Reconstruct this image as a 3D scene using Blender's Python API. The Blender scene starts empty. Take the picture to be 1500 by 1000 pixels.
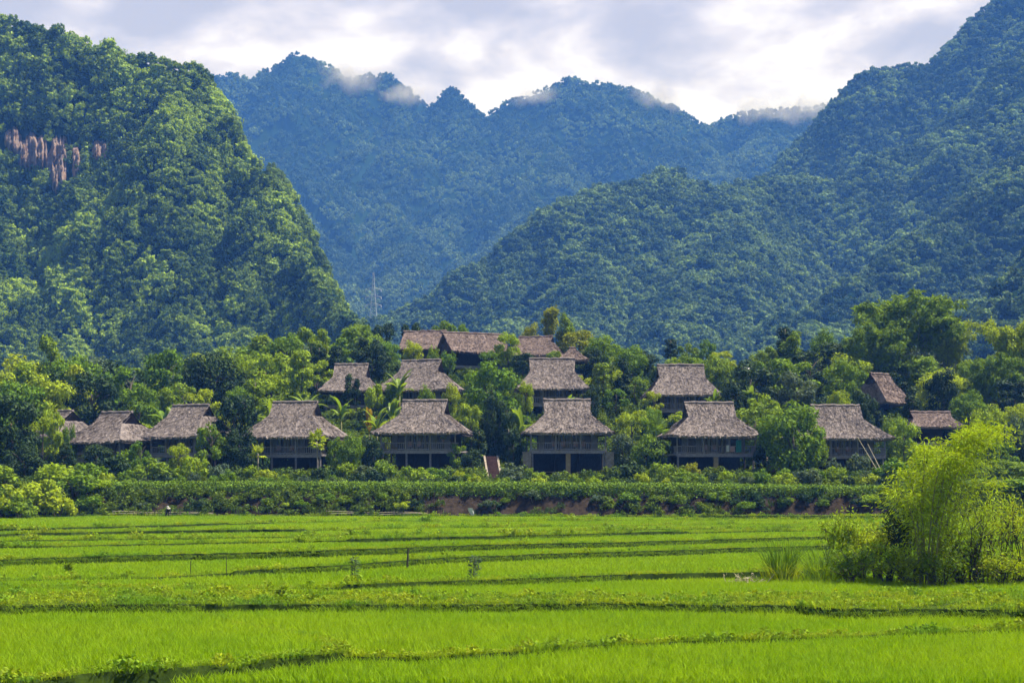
import bpy, math, random
import numpy as np
from mathutils import Vector, Matrix

sc = bpy.context.scene
COL = sc.collection
R = math.radians

# ---------------------------------------------------------------- camera, sky, sun, exposure
F = 2083.333            # focal length in photograph pixels (50 mm on 36 mm, 1500 px wide)
CAMH = 5.6
HORIZ = 700.0
cam_d = bpy.data.cameras.new("camera")
cam = bpy.data.objects.new("camera", cam_d)
COL.objects.link(cam)
cam.location = (0, 0, CAMH)
cam.rotation_euler = (R(90), 0, 0)
cam_d.lens = 50
cam_d.sensor_width = 36
cam_d.shift_y = (HORIZ - 500) / 1500
cam_d.clip_start = 0.5
cam_d.clip_end = 20000
sc.camera = cam

SUN = Vector((0.44, 0.07, 0.895)).normalized()
sun_el = math.asin(SUN.z)
sun_az = math.atan2(SUN.x, SUN.y)
sun_d = bpy.data.lights.new("sun", 'SUN')
sun_d.energy = 5.0
sun_d.angle = R(0.53)
sun_d.color = (1.0, 0.97, 0.96)
sun = bpy.data.objects.new("sun", sun_d)
COL.objects.link(sun)
sun.rotation_euler = (-SUN).to_track_quat('-Z', 'Y').to_euler()

sc.view_settings.view_transform = 'Standard'
sc.view_settings.look = 'None'
sc.view_settings.exposure = 0.95
sc.view_settings.gamma = 1.0
sc.view_settings.use_curve_mapping = False
sc.cycles.max_bounces = 6
sc.cycles.diffuse_bounces = 2
sc.cycles.glossy_bounces = 2
sc.cycles.transmission_bounces = 4
sc.cycles.transparent_max_bounces = 8
sc.cycles.volume_bounces = 0
sc.cycles.use_denoising = True
sc.cycles.caustics_reflective = False
sc.cycles.caustics_refractive = False

def nn(nt, typ, x=0, y=0, **kw):
    n = nt.nodes.new(typ)
    n.location = (x, y)
    for k, v in kw.items():
        setattr(n, k, v)
    return n

def ramp(nt, stops, interp='LINEAR'):
    n = nt.nodes.new('ShaderNodeValToRGB')
    cr = n.color_ramp
    cr.interpolation = interp
    while len(cr.elements) < len(stops):
        cr.elements.new(0.5)
    for e, (p, c) in zip(cr.elements, stops):
        e.position = p
        e.color = (*c, 1) if len(c) == 3 else c
    return n

def math_n(nt, op, a=None, b=None, clamp=False):
    n = nt.nodes.new('ShaderNodeMath')
    n.operation = op
    n.use_clamp = clamp
    for i, v in enumerate((a, b)):
        if v is None:
            continue
        if isinstance(v, (int, float)):
            n.inputs[i].default_value = v
        else:
            nt.links.new(v, n.inputs[i])
    return n.outputs[0]

def mixc(nt, fac, a, b, mode='MIX'):
    n = nt.nodes.new('ShaderNodeMix')
    n.data_type = 'RGBA'
    n.blend_type = mode
    for i, v in ((0, fac), (6, a), (7, b)):
        if isinstance(v, (int, float)):
            n.inputs[i].default_value = v
        elif isinstance(v, tuple):
            n.inputs[i].default_value = (*v, 1)
        else:
            nt.links.new(v, n.inputs[i])
    return n.outputs[2]

world = bpy.data.worlds.new("World")
sc.world = world
world.use_nodes = True
nt = world.node_tree
nt.nodes.clear()
w_out = nn(nt, 'ShaderNodeOutputWorld')
w_bg = nn(nt, 'ShaderNodeBackground')
SKY_STRENGTH = 0.05
w_bg.inputs['Strength'].default_value = SKY_STRENGTH
w_sky = nn(nt, 'ShaderNodeTexSky')
w_sky.sky_type = 'NISHITA'
w_sky.sun_disc = False
w_sky.sun_elevation = sun_el
w_sky.sun_rotation = sun_az
w_tc = nn(nt, 'ShaderNodeTexCoord')
w_map = nn(nt, 'ShaderNodeMapping')
w_map.inputs['Scale'].default_value = (1.0, 1.0, 2.2)
w_map.inputs['Location'].default_value = (0.35, 0.0, 0.12)
nt.links.new(w_tc.outputs['Generated'], w_map.inputs['Vector'])
n1 = nn(nt, 'ShaderNodeTexNoise')
n1.inputs['Scale'].default_value = 8.5
n1.inputs['Detail'].default_value = 9.0
n1.inputs['Roughness'].default_value = 0.56
n1.inputs['Distortion'].default_value = 0.25
nt.links.new(w_map.outputs['Vector'], n1.inputs['Vector'])
n2 = nn(nt, 'ShaderNodeTexNoise')
n2.inputs['Scale'].default_value = 3.2
n2.inputs['Detail'].default_value = 3.0
nt.links.new(w_map.outputs['Vector'], n2.inputs['Vector'])
cl = math_n(nt, 'ADD', math_n(nt, 'MULTIPLY', n1.outputs[0], 0.65), math_n(nt, 'MULTIPLY', n2.outputs[0], 0.35))
k = 1.0 / SKY_STRENGTH
c_r = ramp(nt, [(0.41, (0.29, 0.30, 0.44)), (0.465, (0.365, 0.37, 0.52)), (0.505, (0.46, 0.455, 0.60)), (0.55, (0.57, 0.58, 0.74))])
nt.links.new(cl, c_r.inputs[0])
sc_c = nn(nt, 'ShaderNodeVectorMath', operation='SCALE')
nt.links.new(c_r.outputs[0], sc_c.inputs[0])
sc_c.inputs['Scale'].default_value = k
w_sep = nn(nt, 'ShaderNodeSeparateXYZ')
nt.links.new(w_tc.outputs['Generated'], w_sep.inputs[0])
# overcast bank towards the mountains, breaking up into open blue sky overhead
cov = math_n(nt, 'SUBTRACT', 2.7, math_n(nt, 'MULTIPLY', w_sep.outputs['Z'], 4.7))
cov = math_n(nt, 'ADD', cov, math_n(nt, 'MULTIPLY', math_n(nt, 'SUBTRACT', n2.outputs[0], 0.5), 1.6), clamp=True)
front = math_n(nt, 'ADD', math_n(nt, 'MULTIPLY', w_sep.outputs['Y'], 3.0), -0.9, clamp=True)
cov = math_n(nt, 'MULTIPLY', cov, front)
greyed = mixc(nt, 0.55, w_sky.outputs[0], (0.10 * k, 0.095 * k, 0.09 * k))
w_mix = mixc(nt, cov, greyed, sc_c.outputs[0])
nt.links.new(w_mix, w_bg.inputs['Color'])
nt.links.new(w_bg.outputs[0], w_out.inputs['Surface'])

HAZE_DENSITY = 0.00036
HAZE_COLOR = (0.09, 0.285, 1.0)

# ---------------------------------------------------------------- small helpers
def px2x(px, d):
    return (px - 750.0) / F * d

def P(px, py, d):
    return np.array([(px - 750.0) / F * d, d, CAMH + (HORIZ - py) / F * d])

def hash2(ix, iy, s):
    h = (ix.astype(np.int64) * 374761393 + iy.astype(np.int64) * 668265263 + s * 974634551) & 0x7fffffff
    h = ((h ^ (h >> 13)) * 1274126177) & 0x7fffffff
    h = h ^ (h >> 16)
    return (h & 0xffff) / 65535.0

def vnoise(x, y, s=0):
    x = np.asarray(x, float); y = np.asarray(y, float)
    ix = np.floor(x); iy = np.floor(y)
    fx = x - ix; fy = y - iy
    fx = fx * fx * (3 - 2 * fx); fy = fy * fy * (3 - 2 * fy)
    a = hash2(ix, iy, s); b = hash2(ix + 1, iy, s); c = hash2(ix, iy + 1, s); d = hash2(ix + 1, iy + 1, s)
    return (a * (1 - fx) + b * fx) * (1 - fy) + (c * (1 - fx) + d * fx) * fy - 0.5

def fbm(x, y, s=0, o=4):
    t = 0; a = 1.0
    for i in range(o):
        t = t + a * vnoise(x, y, s + i * 17)
        x = np.asarray(x) * 2.03; y = np.asarray(y) * 2.03; a *= 0.5
    return t

def unit(v):
    v = np.asarray(v, float)
    return v / np.maximum(np.linalg.norm(v, axis=-1, keepdims=True), 1e-9)

class MB:
    """collects vertices and faces (numpy) and links them as one mesh object"""
    def __init__(s):
        s.v = []; s.f = []; s.m = []; s.n = 0
    def add(s, v, f, mat=0):
        v = np.asarray(v, float).reshape(-1, 3)
        if len(v) == 0:
            return
        if isinstance(f, np.ndarray):
            s.f.append(f + s.n); s.m.append(np.full(len(f), mat))
        else:
            for q in f:
                s.f.append(np.array([q]) + s.n); s.m.append(np.array([mat]))
        s.v.append(v); s.n += len(v)
    def box(s, c, h, mat=0, rz=0.0):
        c = np.array(c, float); h = np.array(h, float)
        k = np.array([[x, y, z] for z in (-1, 1) for y in (-1, 1) for x in (-1, 1)]) * h
        if rz:
            ca, sa = math.cos(rz), math.sin(rz)
            k = k @ np.array([[ca, sa, 0], [-sa, ca, 0], [0, 0, 1]])
        s.add(k + c, np.array([[0, 2, 3, 1], [4, 5, 7, 6], [0, 1, 5, 4], [2, 6, 7, 3], [0, 4, 6, 2], [1, 3, 7, 5]]), mat)
    def tube(s, pts, rad, sides=6, mat=0, cap=True):
        pts = np.asarray(pts, float); n = len(pts)
        rad = np.broadcast_to(np.asarray(rad, float), (n,))
        d = np.gradient(pts, axis=0)
        d = unit(d)
        ref = np.array([0.31, 0.17, 0.93]) if abs(d[0][2]) < 0.8 else np.array([1.0, 0.13, 0.05])
        a = unit(np.cross(d, ref)); b = np.cross(d, a)
        ang = np.arange(sides) * 2 * math.pi / sides
        ring = (pts[:, None] + rad[:, None, None] * (np.cos(ang)[None, :, None] * a[:, None] + np.sin(ang)[None, :, None] * b[:, None])).reshape(-1, 3)
        q = []
        for i in range(n - 1):
            for j in range(sides):
                j2 = (j + 1) % sides
                q.append([i * sides + j, i * sides + j2, (i + 1) * sides + j2, (i + 1) * sides + j])
        s.add(ring, np.array(q), mat)
        if cap:
            base = s.n - len(ring)
            s.f.append(np.array([[base + (n - 1) * sides + j for j in range(sides)]])); s.m.append(np.array([mat]))
    def cards(s, C, N, S, L, W, bend=0.0, mat=0):
        """leaf cards: base C, axis N, side S, length L, width W"""
        C = np.asarray(C); n = len(C)
        L = np.broadcast_to(L, (n,))[:, None]; W = np.broadcast_to(W, (n,))[:, None]
        up = np.cross(S, N)
        mid = C + N * L * 0.5 + up * L * bend
        v = np.stack([C, mid + S * W * 0.5, C + N * L, mid - S * W * 0.5], 1).reshape(-1, 3)
        s.add(v, np.arange(4 * n).reshape(n, 4), mat)
    def mesh(s, name, mats=(), smooth=False):
        me = bpy.data.meshes.new(name)
        v = np.concatenate(s.v) if s.v else np.zeros((0, 3))
        me.vertices.add(len(v)); me.vertices.foreach_set('co', v.astype(np.float32).ravel())
        if s.f:
            tot = np.concatenate([np.full(len(f), f.shape[1]) for f in s.f])
            idx = np.concatenate([f.ravel() for f in s.f])
            mi = np.concatenate(s.m)
            me.loops.add(len(idx)); me.loops.foreach_set('vertex_index', idx.astype(np.int32))
            me.polygons.add(len(tot))
            st = np.concatenate([[0], np.cumsum(tot)[:-1]])
            me.polygons.foreach_set('loop_start', st.astype(np.int32))
            me.polygons.foreach_set('material_index', mi.astype(np.int32))
            me.polygons.foreach_set('use_smooth', np.full(len(tot), bool(smooth)))
        me.update(calc_edges=True)
        me.validate()
        for m in (mats if isinstance(mats, (list, tuple)) else [mats]):
            me.materials.append(m)
        return me
    def build(s, name, mats=(), parent=None, smooth=False):
        return link(name, s.mesh(name, mats, smooth), parent)

def link(name, me, parent=None):
    o = bpy.data.objects.new(name, me)
    COL.objects.link(o)
    if parent is not None:
        o.parent = parent
    return o

def tag(o, label=None, cat=None, group=None, kind=None):
    if label: o['label'] = label
    if cat: o['category'] = cat
    if group: o['group'] = group
    if kind: o['kind'] = kind
    return o

def thing(name, label, cat, loc=(0, 0, 0), rz=0.0, group=None):
    o = bpy.data.objects.new(name, None)
    o.empty_display_size = 0.5
    COL.objects.link(o)
    o.location = loc; o.rotation_euler = (0, 0, rz)
    return tag(o, label, cat, group)

# ---------------------------------------------------------------- materials
def new_mat(name):
    m = bpy.data.materials.new(name)
    m.use_nodes = True
    m.node_tree.nodes.clear()
    return m, m.node_tree

def leaf_mat(name, ca, cb, trans=0.3, rough=0.6, spec=0.10, lo=0.55, hi=1.35, patch=None, pscale=0.02, tcol=(1.25, 1.15, 0.35)):
    """foliage: colour varies per plant (ca..cb), per leaf in brightness, and by patches of place"""
    m, nt = new_mat(name)
    out = nn(nt, 'ShaderNodeOutputMaterial')
    oi = nn(nt, 'ShaderNodeObjectInfo')
    ge = nn(nt, 'ShaderNodeNewGeometry')
    col = mixc(nt, oi.outputs['Random'], ca, cb)
    if patch:
        no = nn(nt, 'ShaderNodeTexNoise')
        no.inputs['Scale'].default_value = pscale
        no.inputs['Detail'].default_value = 3
        nt.links.new(oi.outputs['Location'], no.inputs['Vector'])
        rp = ramp(nt, [(0.44, (0, 0, 0)), (0.62, (1, 1, 1))])
        nt.links.new(no.outputs[0], rp.inputs[0])
        col = mixc(nt, rp.outputs[0], col, patch)
    br = nn(nt, 'ShaderNodeMapRange')
    nt.links.new(ge.outputs['Random Per Island'], br.inputs[0])
    br.inputs[3].default_value = lo; br.inputs[4].default_value = hi
    sv = nn(nt, 'ShaderNodeVectorMath', operation='SCALE')
    nt.links.new(col, sv.inputs[0]); nt.links.new(br.outputs[0], sv.inputs['Scale'])
    pb = nn(nt, 'ShaderNodeBsdfPrincipled')
    nt.links.new(sv.outputs[0], pb.inputs['Base Color'])
    pb.inputs['Roughness'].default_value = rough
    pb.inputs['Specular IOR Level'].default_value = spec
    tr = nn(nt, 'ShaderNodeBsdfTranslucent')
    tm = nn(nt, 'ShaderNodeVectorMath', operation='MULTIPLY')
    nt.links.new(sv.outputs[0], tm.inputs[0]); tm.inputs[1].default_value = tcol
    nt.links.new(tm.outputs[0], tr.inputs['Color'])
    mx = nn(nt, 'ShaderNodeMixShader'); mx.inputs[0].default_value = trans
    nt.links.new(pb.outputs[0], mx.inputs[1]); nt.links.new(tr.outputs[0], mx.inputs[2])
    nt.links.new(mx.outputs[0], out.inputs['Surface'])
    return m

def solid_mat(name, ca, cb, scale=3.0, rough=0.8, bump=0.3, stretch=(1, 1, 1), spec=0.2, island=0.0, detail=5, obj=True, bscale=None):
    """opaque: noise between two colours with bump"""
    m, nt = new_mat(name)
    out = nn(nt, 'ShaderNodeOutputMaterial')
    tc = nn(nt, 'ShaderNodeTexCoord')
    mp = nn(nt, 'ShaderNodeMapping'); mp.inputs['Scale'].default_value = stretch
    nt.links.new(tc.outputs['Object'], mp.inputs['Vector'])
    no = nn(nt, 'ShaderNodeTexNoise'); no.inputs['Scale'].default_value = scale; no.inputs['Detail'].default_value = detail
    no.inputs['Roughness'].default_value = 0.65
    nt.links.new(mp.outputs[0], no.inputs['Vector'])
    rp = ramp(nt, [(0.33, ca), (0.67, cb)])
    nt.links.new(no.outputs[0], rp.inputs[0])
    col = rp.outputs[0]
    if island:
        ge = nn(nt, 'ShaderNodeNewGeometry')
        br = nn(nt, 'ShaderNodeMapRange')
        nt.links.new(ge.outputs['Random Per Island'], br.inputs[0])
        br.inputs[3].default_value = 1 - island; br.inputs[4].default_value = 1 + island
        sv = nn(nt, 'ShaderNodeVectorMath', operation='SCALE')
        nt.links.new(col, sv.inputs[0]); nt.links.new(br.outputs[0], sv.inputs['Scale'])
        col = sv.outputs[0]
    pb = nn(nt, 'ShaderNodeBsdfPrincipled')
    nt.links.new(col, pb.inputs['Base Color'])
    pb.inputs['Roughness'].default_value = rough
    pb.inputs['Specular IOR Level'].default_value = spec
    if bump:
        bp = nn(nt, 'ShaderNodeBump'); bp.inputs['Strength'].default_value = bump
        bp.inputs['Distance'].default_value = 0.1
        nt.links.new(no.outputs[0], bp.inputs['Height']); nt.links.new(bp.outputs[0], pb.inputs['Normal'])
    nt.links.new(pb.outputs[0], out.inputs['Surface'])
    return m

M = {}
# leaves by tint
M['light'] = leaf_mat('leaf_light_green', (0.28, 0.41, 0.016), (0.37, 0.45, 0.018), 0.35)
M['mid'] = leaf_mat('leaf_mid_green', (0.13, 0.245, 0.012), (0.22, 0.32, 0.014), 0.32)
M['dark'] = leaf_mat('leaf_dark_green', (0.022, 0.056, 0.012), (0.040, 0.080, 0.012), 0.15, spec=0.18)
M['grey'] = leaf_mat('leaf_grey_green', (0.0825, 0.138, 0.078), (0.1125, 0.165, 0.0825), 0.3, spec=0.2)
M['gold'] = leaf_mat('leaf_golden', (0.27, 0.33, 0.025), (0.33, 0.35, 0.03), 0.42)
M['lime'] = leaf_mat('leaf_lime', (0.30, 0.46, 0.014), (0.41, 0.53, 0.02), 0.42)
M['orange'] = leaf_mat('leaf_orange', (0.36, 0.26, 0.03), (0.40, 0.28, 0.03), 0.35)
M['banana'] = leaf_mat('leaf_banana', (0.16, 0.27, 0.03), (0.22, 0.32, 0.035), 0.45, rough=0.4, spec=0.18)
M['far_near'] = leaf_mat('forest_leaf_near', (0.042, 0.10, 0.016), (0.17, 0.265, 0.030), 0.3, patch=(0.38, 0.53, 0.055), pscale=0.060)
M['far_mid'] = leaf_mat('forest_leaf_slope', (0.028, 0.075, 0.022), (0.10, 0.175, 0.040), 0.28, patch=(0.20, 0.31, 0.080), pscale=0.040)
M['far_right'] = leaf_mat('forest_leaf_right', (0.022, 0.065, 0.020), (0.080, 0.145, 0.036), 0.28, patch=(0.22, 0.34, 0.090), pscale=0.035)  # slope leaves darkened: shading of the right mountain put into the colour
M['far_back'] = leaf_mat('forest_leaf_back', (0.022, 0.062, 0.022), (0.085, 0.150, 0.042), 0.25, patch=(0.17, 0.26, 0.07), pscale=0.018)
M['rice'] = leaf_mat('rice_leaf', (0.21, 0.36, 0.010), (0.28, 0.42, 0.012), 0.42, rough=0.6, spec=0.03, lo=0.45, hi=1.35, patch=(0.30, 0.43, 0.012), pscale=0.09, tcol=(1.1, 1.1, 0.5))
M['weed'] = leaf_mat('weed_leaf', (0.25, 0.39, 0.014), (0.36, 0.43, 0.02), 0.38, lo=0.5, hi=1.3, patch=(0.17, 0.32, 0.02), pscale=0.4)
M['hedge'] = leaf_mat('hedge_leaf', (0.17, 0.28, 0.018), (0.17, 0.28, 0.018), 0.25, lo=0.4, hi=1.4)
M['bark'] = solid_mat('bark', (0.05, 0.04, 0.03), (0.16, 0.13, 0.10), 4, bump=0.6, stretch=(1, 1, 0.3))
M['culm'] = solid_mat('bamboo_culm', (0.16, 0.17, 0.05), (0.30, 0.27, 0.12), 3)
M['dry'] = solid_mat('dry_bamboo', (0.38, 0.33, 0.22), (0.55, 0.48, 0.34), 5)
M['pole'] = solid_mat('weathered_pole', (0.22, 0.19, 0.16), (0.36, 0.32, 0.27), 6)
M['stick'] = solid_mat('dark_stick', (0.05, 0.045, 0.035), (0.10, 0.09, 0.06), 6)
M['thatch'] = solid_mat('thatch', (0.130, 0.108, 0.105), (0.275, 0.233, 0.227), 2.2, rough=0.9, bump=0.8, island=0.62)
M['thatch_old'] = solid_mat('thatch_old', (0.125, 0.092, 0.085), (0.25, 0.19, 0.175), 2.2, rough=0.9, bump=0.8, island=0.6)
M['gable'] = solid_mat('gable_weave', (0.05, 0.035, 0.032), (0.12, 0.085, 0.075), 6, bump=0.6, stretch=(1, 1, 4))
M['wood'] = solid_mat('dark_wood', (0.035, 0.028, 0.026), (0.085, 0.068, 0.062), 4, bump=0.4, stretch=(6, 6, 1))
M['rail'] = solid_mat('grey_wood', (0.22, 0.20, 0.215), (0.40, 0.365, 0.38), 5, bump=0.3)
M['panel'] = solid_mat('pale_wood_panel', (0.17, 0.165, 0.17), (0.32, 0.315, 0.32), 3, bump=0.2, stretch=(4, 4, 1))
M['curtain'] = solid_mat('curtain_cloth', (0.42, 0.44, 0.45), (0.62, 0.62, 0.62), 1.5, bump=0.5, stretch=(8, 8, 0.3))
M['dark'+'_glass'] = solid_mat('dark_opening', (0.012, 0.012, 0.016), (0.03, 0.03, 0.035), 2, rough=0.25, bump=0.0, spec=0.5)  # near-black: the dark of unlit openings painted on; also serves as window glass
M['stone'] = solid_mat('stone_block', (0.20, 0.16, 0.13), (0.42, 0.36, 0.29), 2.5, bump=0.8, detail=8)
M['tan'] = solid_mat('tan_pillar', (0.36, 0.26, 0.14), (0.48, 0.36, 0.20), 2.0, bump=0.3)
M['brick'] = solid_mat('brick_step', (0.12, 0.075, 0.06), (0.30, 0.19, 0.15), 4, bump=0.7)
M['soil'] = solid_mat('soil', (0.020, 0.016, 0.012), (0.062, 0.046, 0.034), 2.2, bump=1.0, detail=9, spec=0.0)
M['bund'] = solid_mat('bund_soil', (0.020, 0.036, 0.007), (0.060, 0.095, 0.014), 1.5, bump=0.8, detail=8, spec=0.0, rough=1.0)
M['mud'] = solid_mat('paddy_mud', (0.04, 0.07, 0.008), (0.10, 0.15, 0.014), 0.8, bump=0.3)
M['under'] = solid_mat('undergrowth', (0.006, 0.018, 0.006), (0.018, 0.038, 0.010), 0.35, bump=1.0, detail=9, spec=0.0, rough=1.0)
M['ground'] = solid_mat('ground_soil', (0.05, 0.06, 0.02), (0.10, 0.11, 0.03), 0.1, bump=0.4)
M['white'] = solid_mat('white_cloth', (0.62, 0.62, 0.66), (0.8, 0.8, 0.82), 3, bump=0.3)
M['pink'] = solid_mat('pink_cushion', (0.42, 0.22, 0.22), (0.60, 0.40, 0.38), 3, bump=0.2)
M['teal'] = solid_mat('teal_cloth', (0.03, 0.20, 0.20), (0.06, 0.32, 0.30), 3, bump=0.3)
M['skin'] = solid_mat('skin', (0.30, 0.17, 0.11), (0.36, 0.21, 0.14), 8, bump=0.0)
M['cloth'] = solid_mat('dark_cloth', (0.02, 0.02, 0.035), (0.05, 0.05, 0.07), 5, bump=0.2)
M['greycloth'] = solid_mat('grey_cloth', (0.30, 0.29, 0.31), (0.42, 0.41, 0.44), 5, bump=0.2)
M['straw'] = solid_mat('straw_hat', (0.42, 0.40, 0.33), (0.55, 0.53, 0.45), 8, bump=0.1)
M['steel'] = solid_mat('galvanised_steel', (0.40, 0.42, 0.45), (0.52, 0.54, 0.56), 2, rough=0.4, bump=0.0, spec=0.5)
M['plaster'] = solid_mat('white_plaster', (0.55, 0.55, 0.57), (0.72, 0.72, 0.74), 1, bump=0.1)

def rock_material():
    m, nt = new_mat('cliff_rock')
    out = nn(nt, 'ShaderNodeOutputMaterial')
    tc = nn(nt, 'ShaderNodeTexCoord')
    mp = nn(nt, 'ShaderNodeMapping'); mp.inputs['Scale'].default_value = (0.34, 0.34, 0.045)
    nt.links.new(tc.outputs['Object'], mp.inputs['Vector'])
    no = nn(nt, 'ShaderNodeTexNoise'); no.inputs['Scale'].default_value = 1.3; no.inputs['Detail'].default_value = 9; no.inputs['Roughness'].default_value = 0.7
    nt.links.new(mp.outputs[0], no.inputs['Vector'])
    rp = ramp(nt, [(0.34, (0.03, 0.026, 0.026)), (0.44, (0.22, 0.125, 0.09)), (0.52, (0.40, 0.29, 0.24)), (0.60, (0.14, 0.10, 0.09)), (0.70, (0.62, 0.54, 0.49))])
    nt.links.new(no.outputs[0], rp.inputs[0])
    pb = nn(nt, 'ShaderNodeBsdfPrincipled'); pb.inputs['Roughness'].default_value = 0.9
    nt.links.new(rp.outputs[0], pb.inputs['Base Color'])
    bp = nn(nt, 'ShaderNodeBump'); bp.inputs['Strength'].default_value = 1.0; bp.inputs['Distance'].default_value = 2.0
    nt.links.new(no.outputs[0], bp.inputs['Height']); nt.links.new(bp.outputs[0], pb.inputs['Normal'])
    nt.links.new(pb.outputs[0], out.inputs['Surface'])
    return m
M['rock'] = rock_material()

# ---------------------------------------------------------------- terrain (hills, mountains)
RIDGES = []     # (points Nx3, slope, round, flare)
def ridge(pts, slope, rnd=8.0, drop=3.5, flare=0.0, z0=12.0):
    RIDGES.append((np.array([P(a, b, d) - np.array([0, 0, drop]) for a, b, d in pts]), slope, rnd, flare, z0))

# karst cone at the left
ridge([(-420, -60, 650), (-250, -30, 640), (-100, 5, 630), (0, 22, 620), (60, 36, 615), (90, 42, 612), (150, 62, 606), (180, 80, 602), (240, 86, 598),
       (285, 100, 592), (330, 146, 585), (360, 190, 578), (385, 226, 572), (398, 258, 568), (434, 338, 550), (484, 428, 520), (522, 474, 495), (545, 540, 470)], 3.0, 3, 7.0, 0.10)
ridge([(285, 100, 592), (262, 150, 578), (255, 230, 567), (262, 330, 553), (270, 430, 537)], 2.7, 12, 3.5, 0.15)
ridge([(385, 226, 572), (370, 300, 560), (360, 400, 544), (355, 480, 528)], 2.8, 10, 3.5, 0.12)
ridge([(-80, 30, 625), (-40, 180, 602), (10, 320, 572), (50, 440, 545)], 2.2, 14, 3.5, 0.25)
ridge([(120, 200, 590), (150, 320, 566), (160, 440, 545)], 2.4, 14, 3.5, 0.2)
# distant blue range
ridge([(0, 200, 1980), (200, 150, 1970), (325, 108, 1960), (345, 106, 1960), (380, 128, 1955), (400, 103, 1950), (440, 81, 1950), (480, 95, 1950), (492, 110, 1950), (530, 113, 1950),
       (570, 113, 1950), (600, 135, 1945), (625, 154, 1940), (660, 134, 1935), (690, 153, 1930), (716, 165, 1930), (760, 143, 1930), (840, 118, 1930), (900, 123, 1930),
       (940, 128, 1930), (980, 153, 1930), (1010, 172, 1935), (1036, 189, 1940), (1080, 169, 1950), (1160, 158, 1960), (1210, 152, 1970), (1400, 130, 1980), (1700, 100, 1990)], 1.25, 14, 4, 0.3)
ridge([(440, 81, 1950), (420, 190, 1830), (440, 310, 1660), (500, 420, 1430), (540, 480, 1300)], 1.0, 16, 4, 0.3)
ridge([(570, 113, 1950), (590, 210, 1830), (570, 300, 1700), (600, 390, 1500)], 1.0, 16, 4, 0.3)
ridge([(660, 134, 1935), (690, 220, 1820), (750, 320, 1640), (700, 400, 1450)], 1.0, 16, 4, 0.3)
ridge([(840, 118, 1930), (800, 200, 1830), (780, 290, 1660), (740, 370, 1480)], 1.0, 16, 4, 0.3)
ridge([(940, 128, 1930), (990, 210, 1830), (960, 280, 1700)], 1.0, 16, 4, 0.3)
ridge([(1160, 158, 1960), (1090, 215, 1850), (1040, 270, 1720)], 1.0, 16, 4, 0.3)
# middle hill on the right
ridge([(480, 560, 880), (560, 502, 900), (600, 462, 920), (640, 427, 930), (700, 383, 945), (760, 328, 960), (830, 294, 980), (900, 271, 1000), (960, 258, 1020), (1010, 269, 1040),
       (1080, 262, 1060), (1150, 257, 1080), (1215, 266, 1100), (1300, 290, 1120)], 1.3, 14, 4, 0.15)
ridge([(900, 271, 1000), (870, 370, 910), (830, 470, 800)], 1.1, 22, 4, 0.2)
ridge([(1080, 262, 1060), (1030, 370, 910), (990, 470, 790)], 0.85, 22, 4, 0.2)
ridge([(760, 328, 960), (745, 420, 890), (730, 490, 810)], 1.3, 18, 4, 0.15)
# high mountain at the right edge
ridge([(1800, -140, 1320), (1600, -90, 1305), (1500, -36, 1300), (1440, 12, 1290), (1400, 54, 1285), (1365, 91, 1280), (1300, 96, 1280), (1262, 110, 1275), (1225, 146, 1270), (1210, 178, 1262),
       (1165, 229, 1250), (1150, 257, 1245), (1100, 330, 1230)], 1.6, 10, 4, 0.3)
ridge([(1800, -90, 1160), (1650, 0, 1140), (1500, 87, 1120), (1400, 177, 1100), (1300, 222, 1085), (1220, 267, 1080)], 1.1, 20, 4, 0.25)
ridge([(1800, 60, 900), (1600, 180, 880), (1500, 238, 860), (1450, 306, 840), (1350, 350, 810), (1250, 410, 780), (1170, 450, 760), (1120, 505, 740)], 1.1, 18, 4, 0.25)
ridge([(1700, 270, 620), (1600, 335, 600), (1500, 405, 580), (1470, 437, 570), (1440, 486, 555), (1420, 524, 545)], 1.0, 14, 4, 0.25)
# knoll that carries the power pylon
ridge([(500, 500, 900), (548, 474, 905), (600, 500, 910)], 0.9, 12, 2, 0.2)

HILL_D = [120, 146, 150, 157, 170, 186, 196, 210, 226, 240, 285, 330]
HILL_Z = [-0.8, -0.8, 3.6, 5.2, 6.1, 13.6, 14.6, 21.0, 22.3, 21.0, 10.0, 9.0]
HK_X = [-600, 0, 150, 300, 450, 560, 700, 820, 950, 1100, 1300, 1500, 2100]
HK_K = [0.45, 0.52, 0.56, 0.64, 0.86, 1.0, 1.05, 1.03, 0.98, 0.92, 0.84, 0.76, 0.6]

def hill_z(x, y):
    px = 750 + F * x / np.maximum(y, 1.0)
    base = np.interp(y, HILL_D, HILL_Z)
    kk = np.interp(px, HK_X, HK_K)
    z = np.where(base > 6.1, 6.1 + (base - 6.1) * kk, base)
    z = z + np.where(y > 158, 0.7 * fbm(x / 14, y / 14, 5, 3) * np.clip((y - 158) / 12, 0, 1), 0)
    return z

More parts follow.
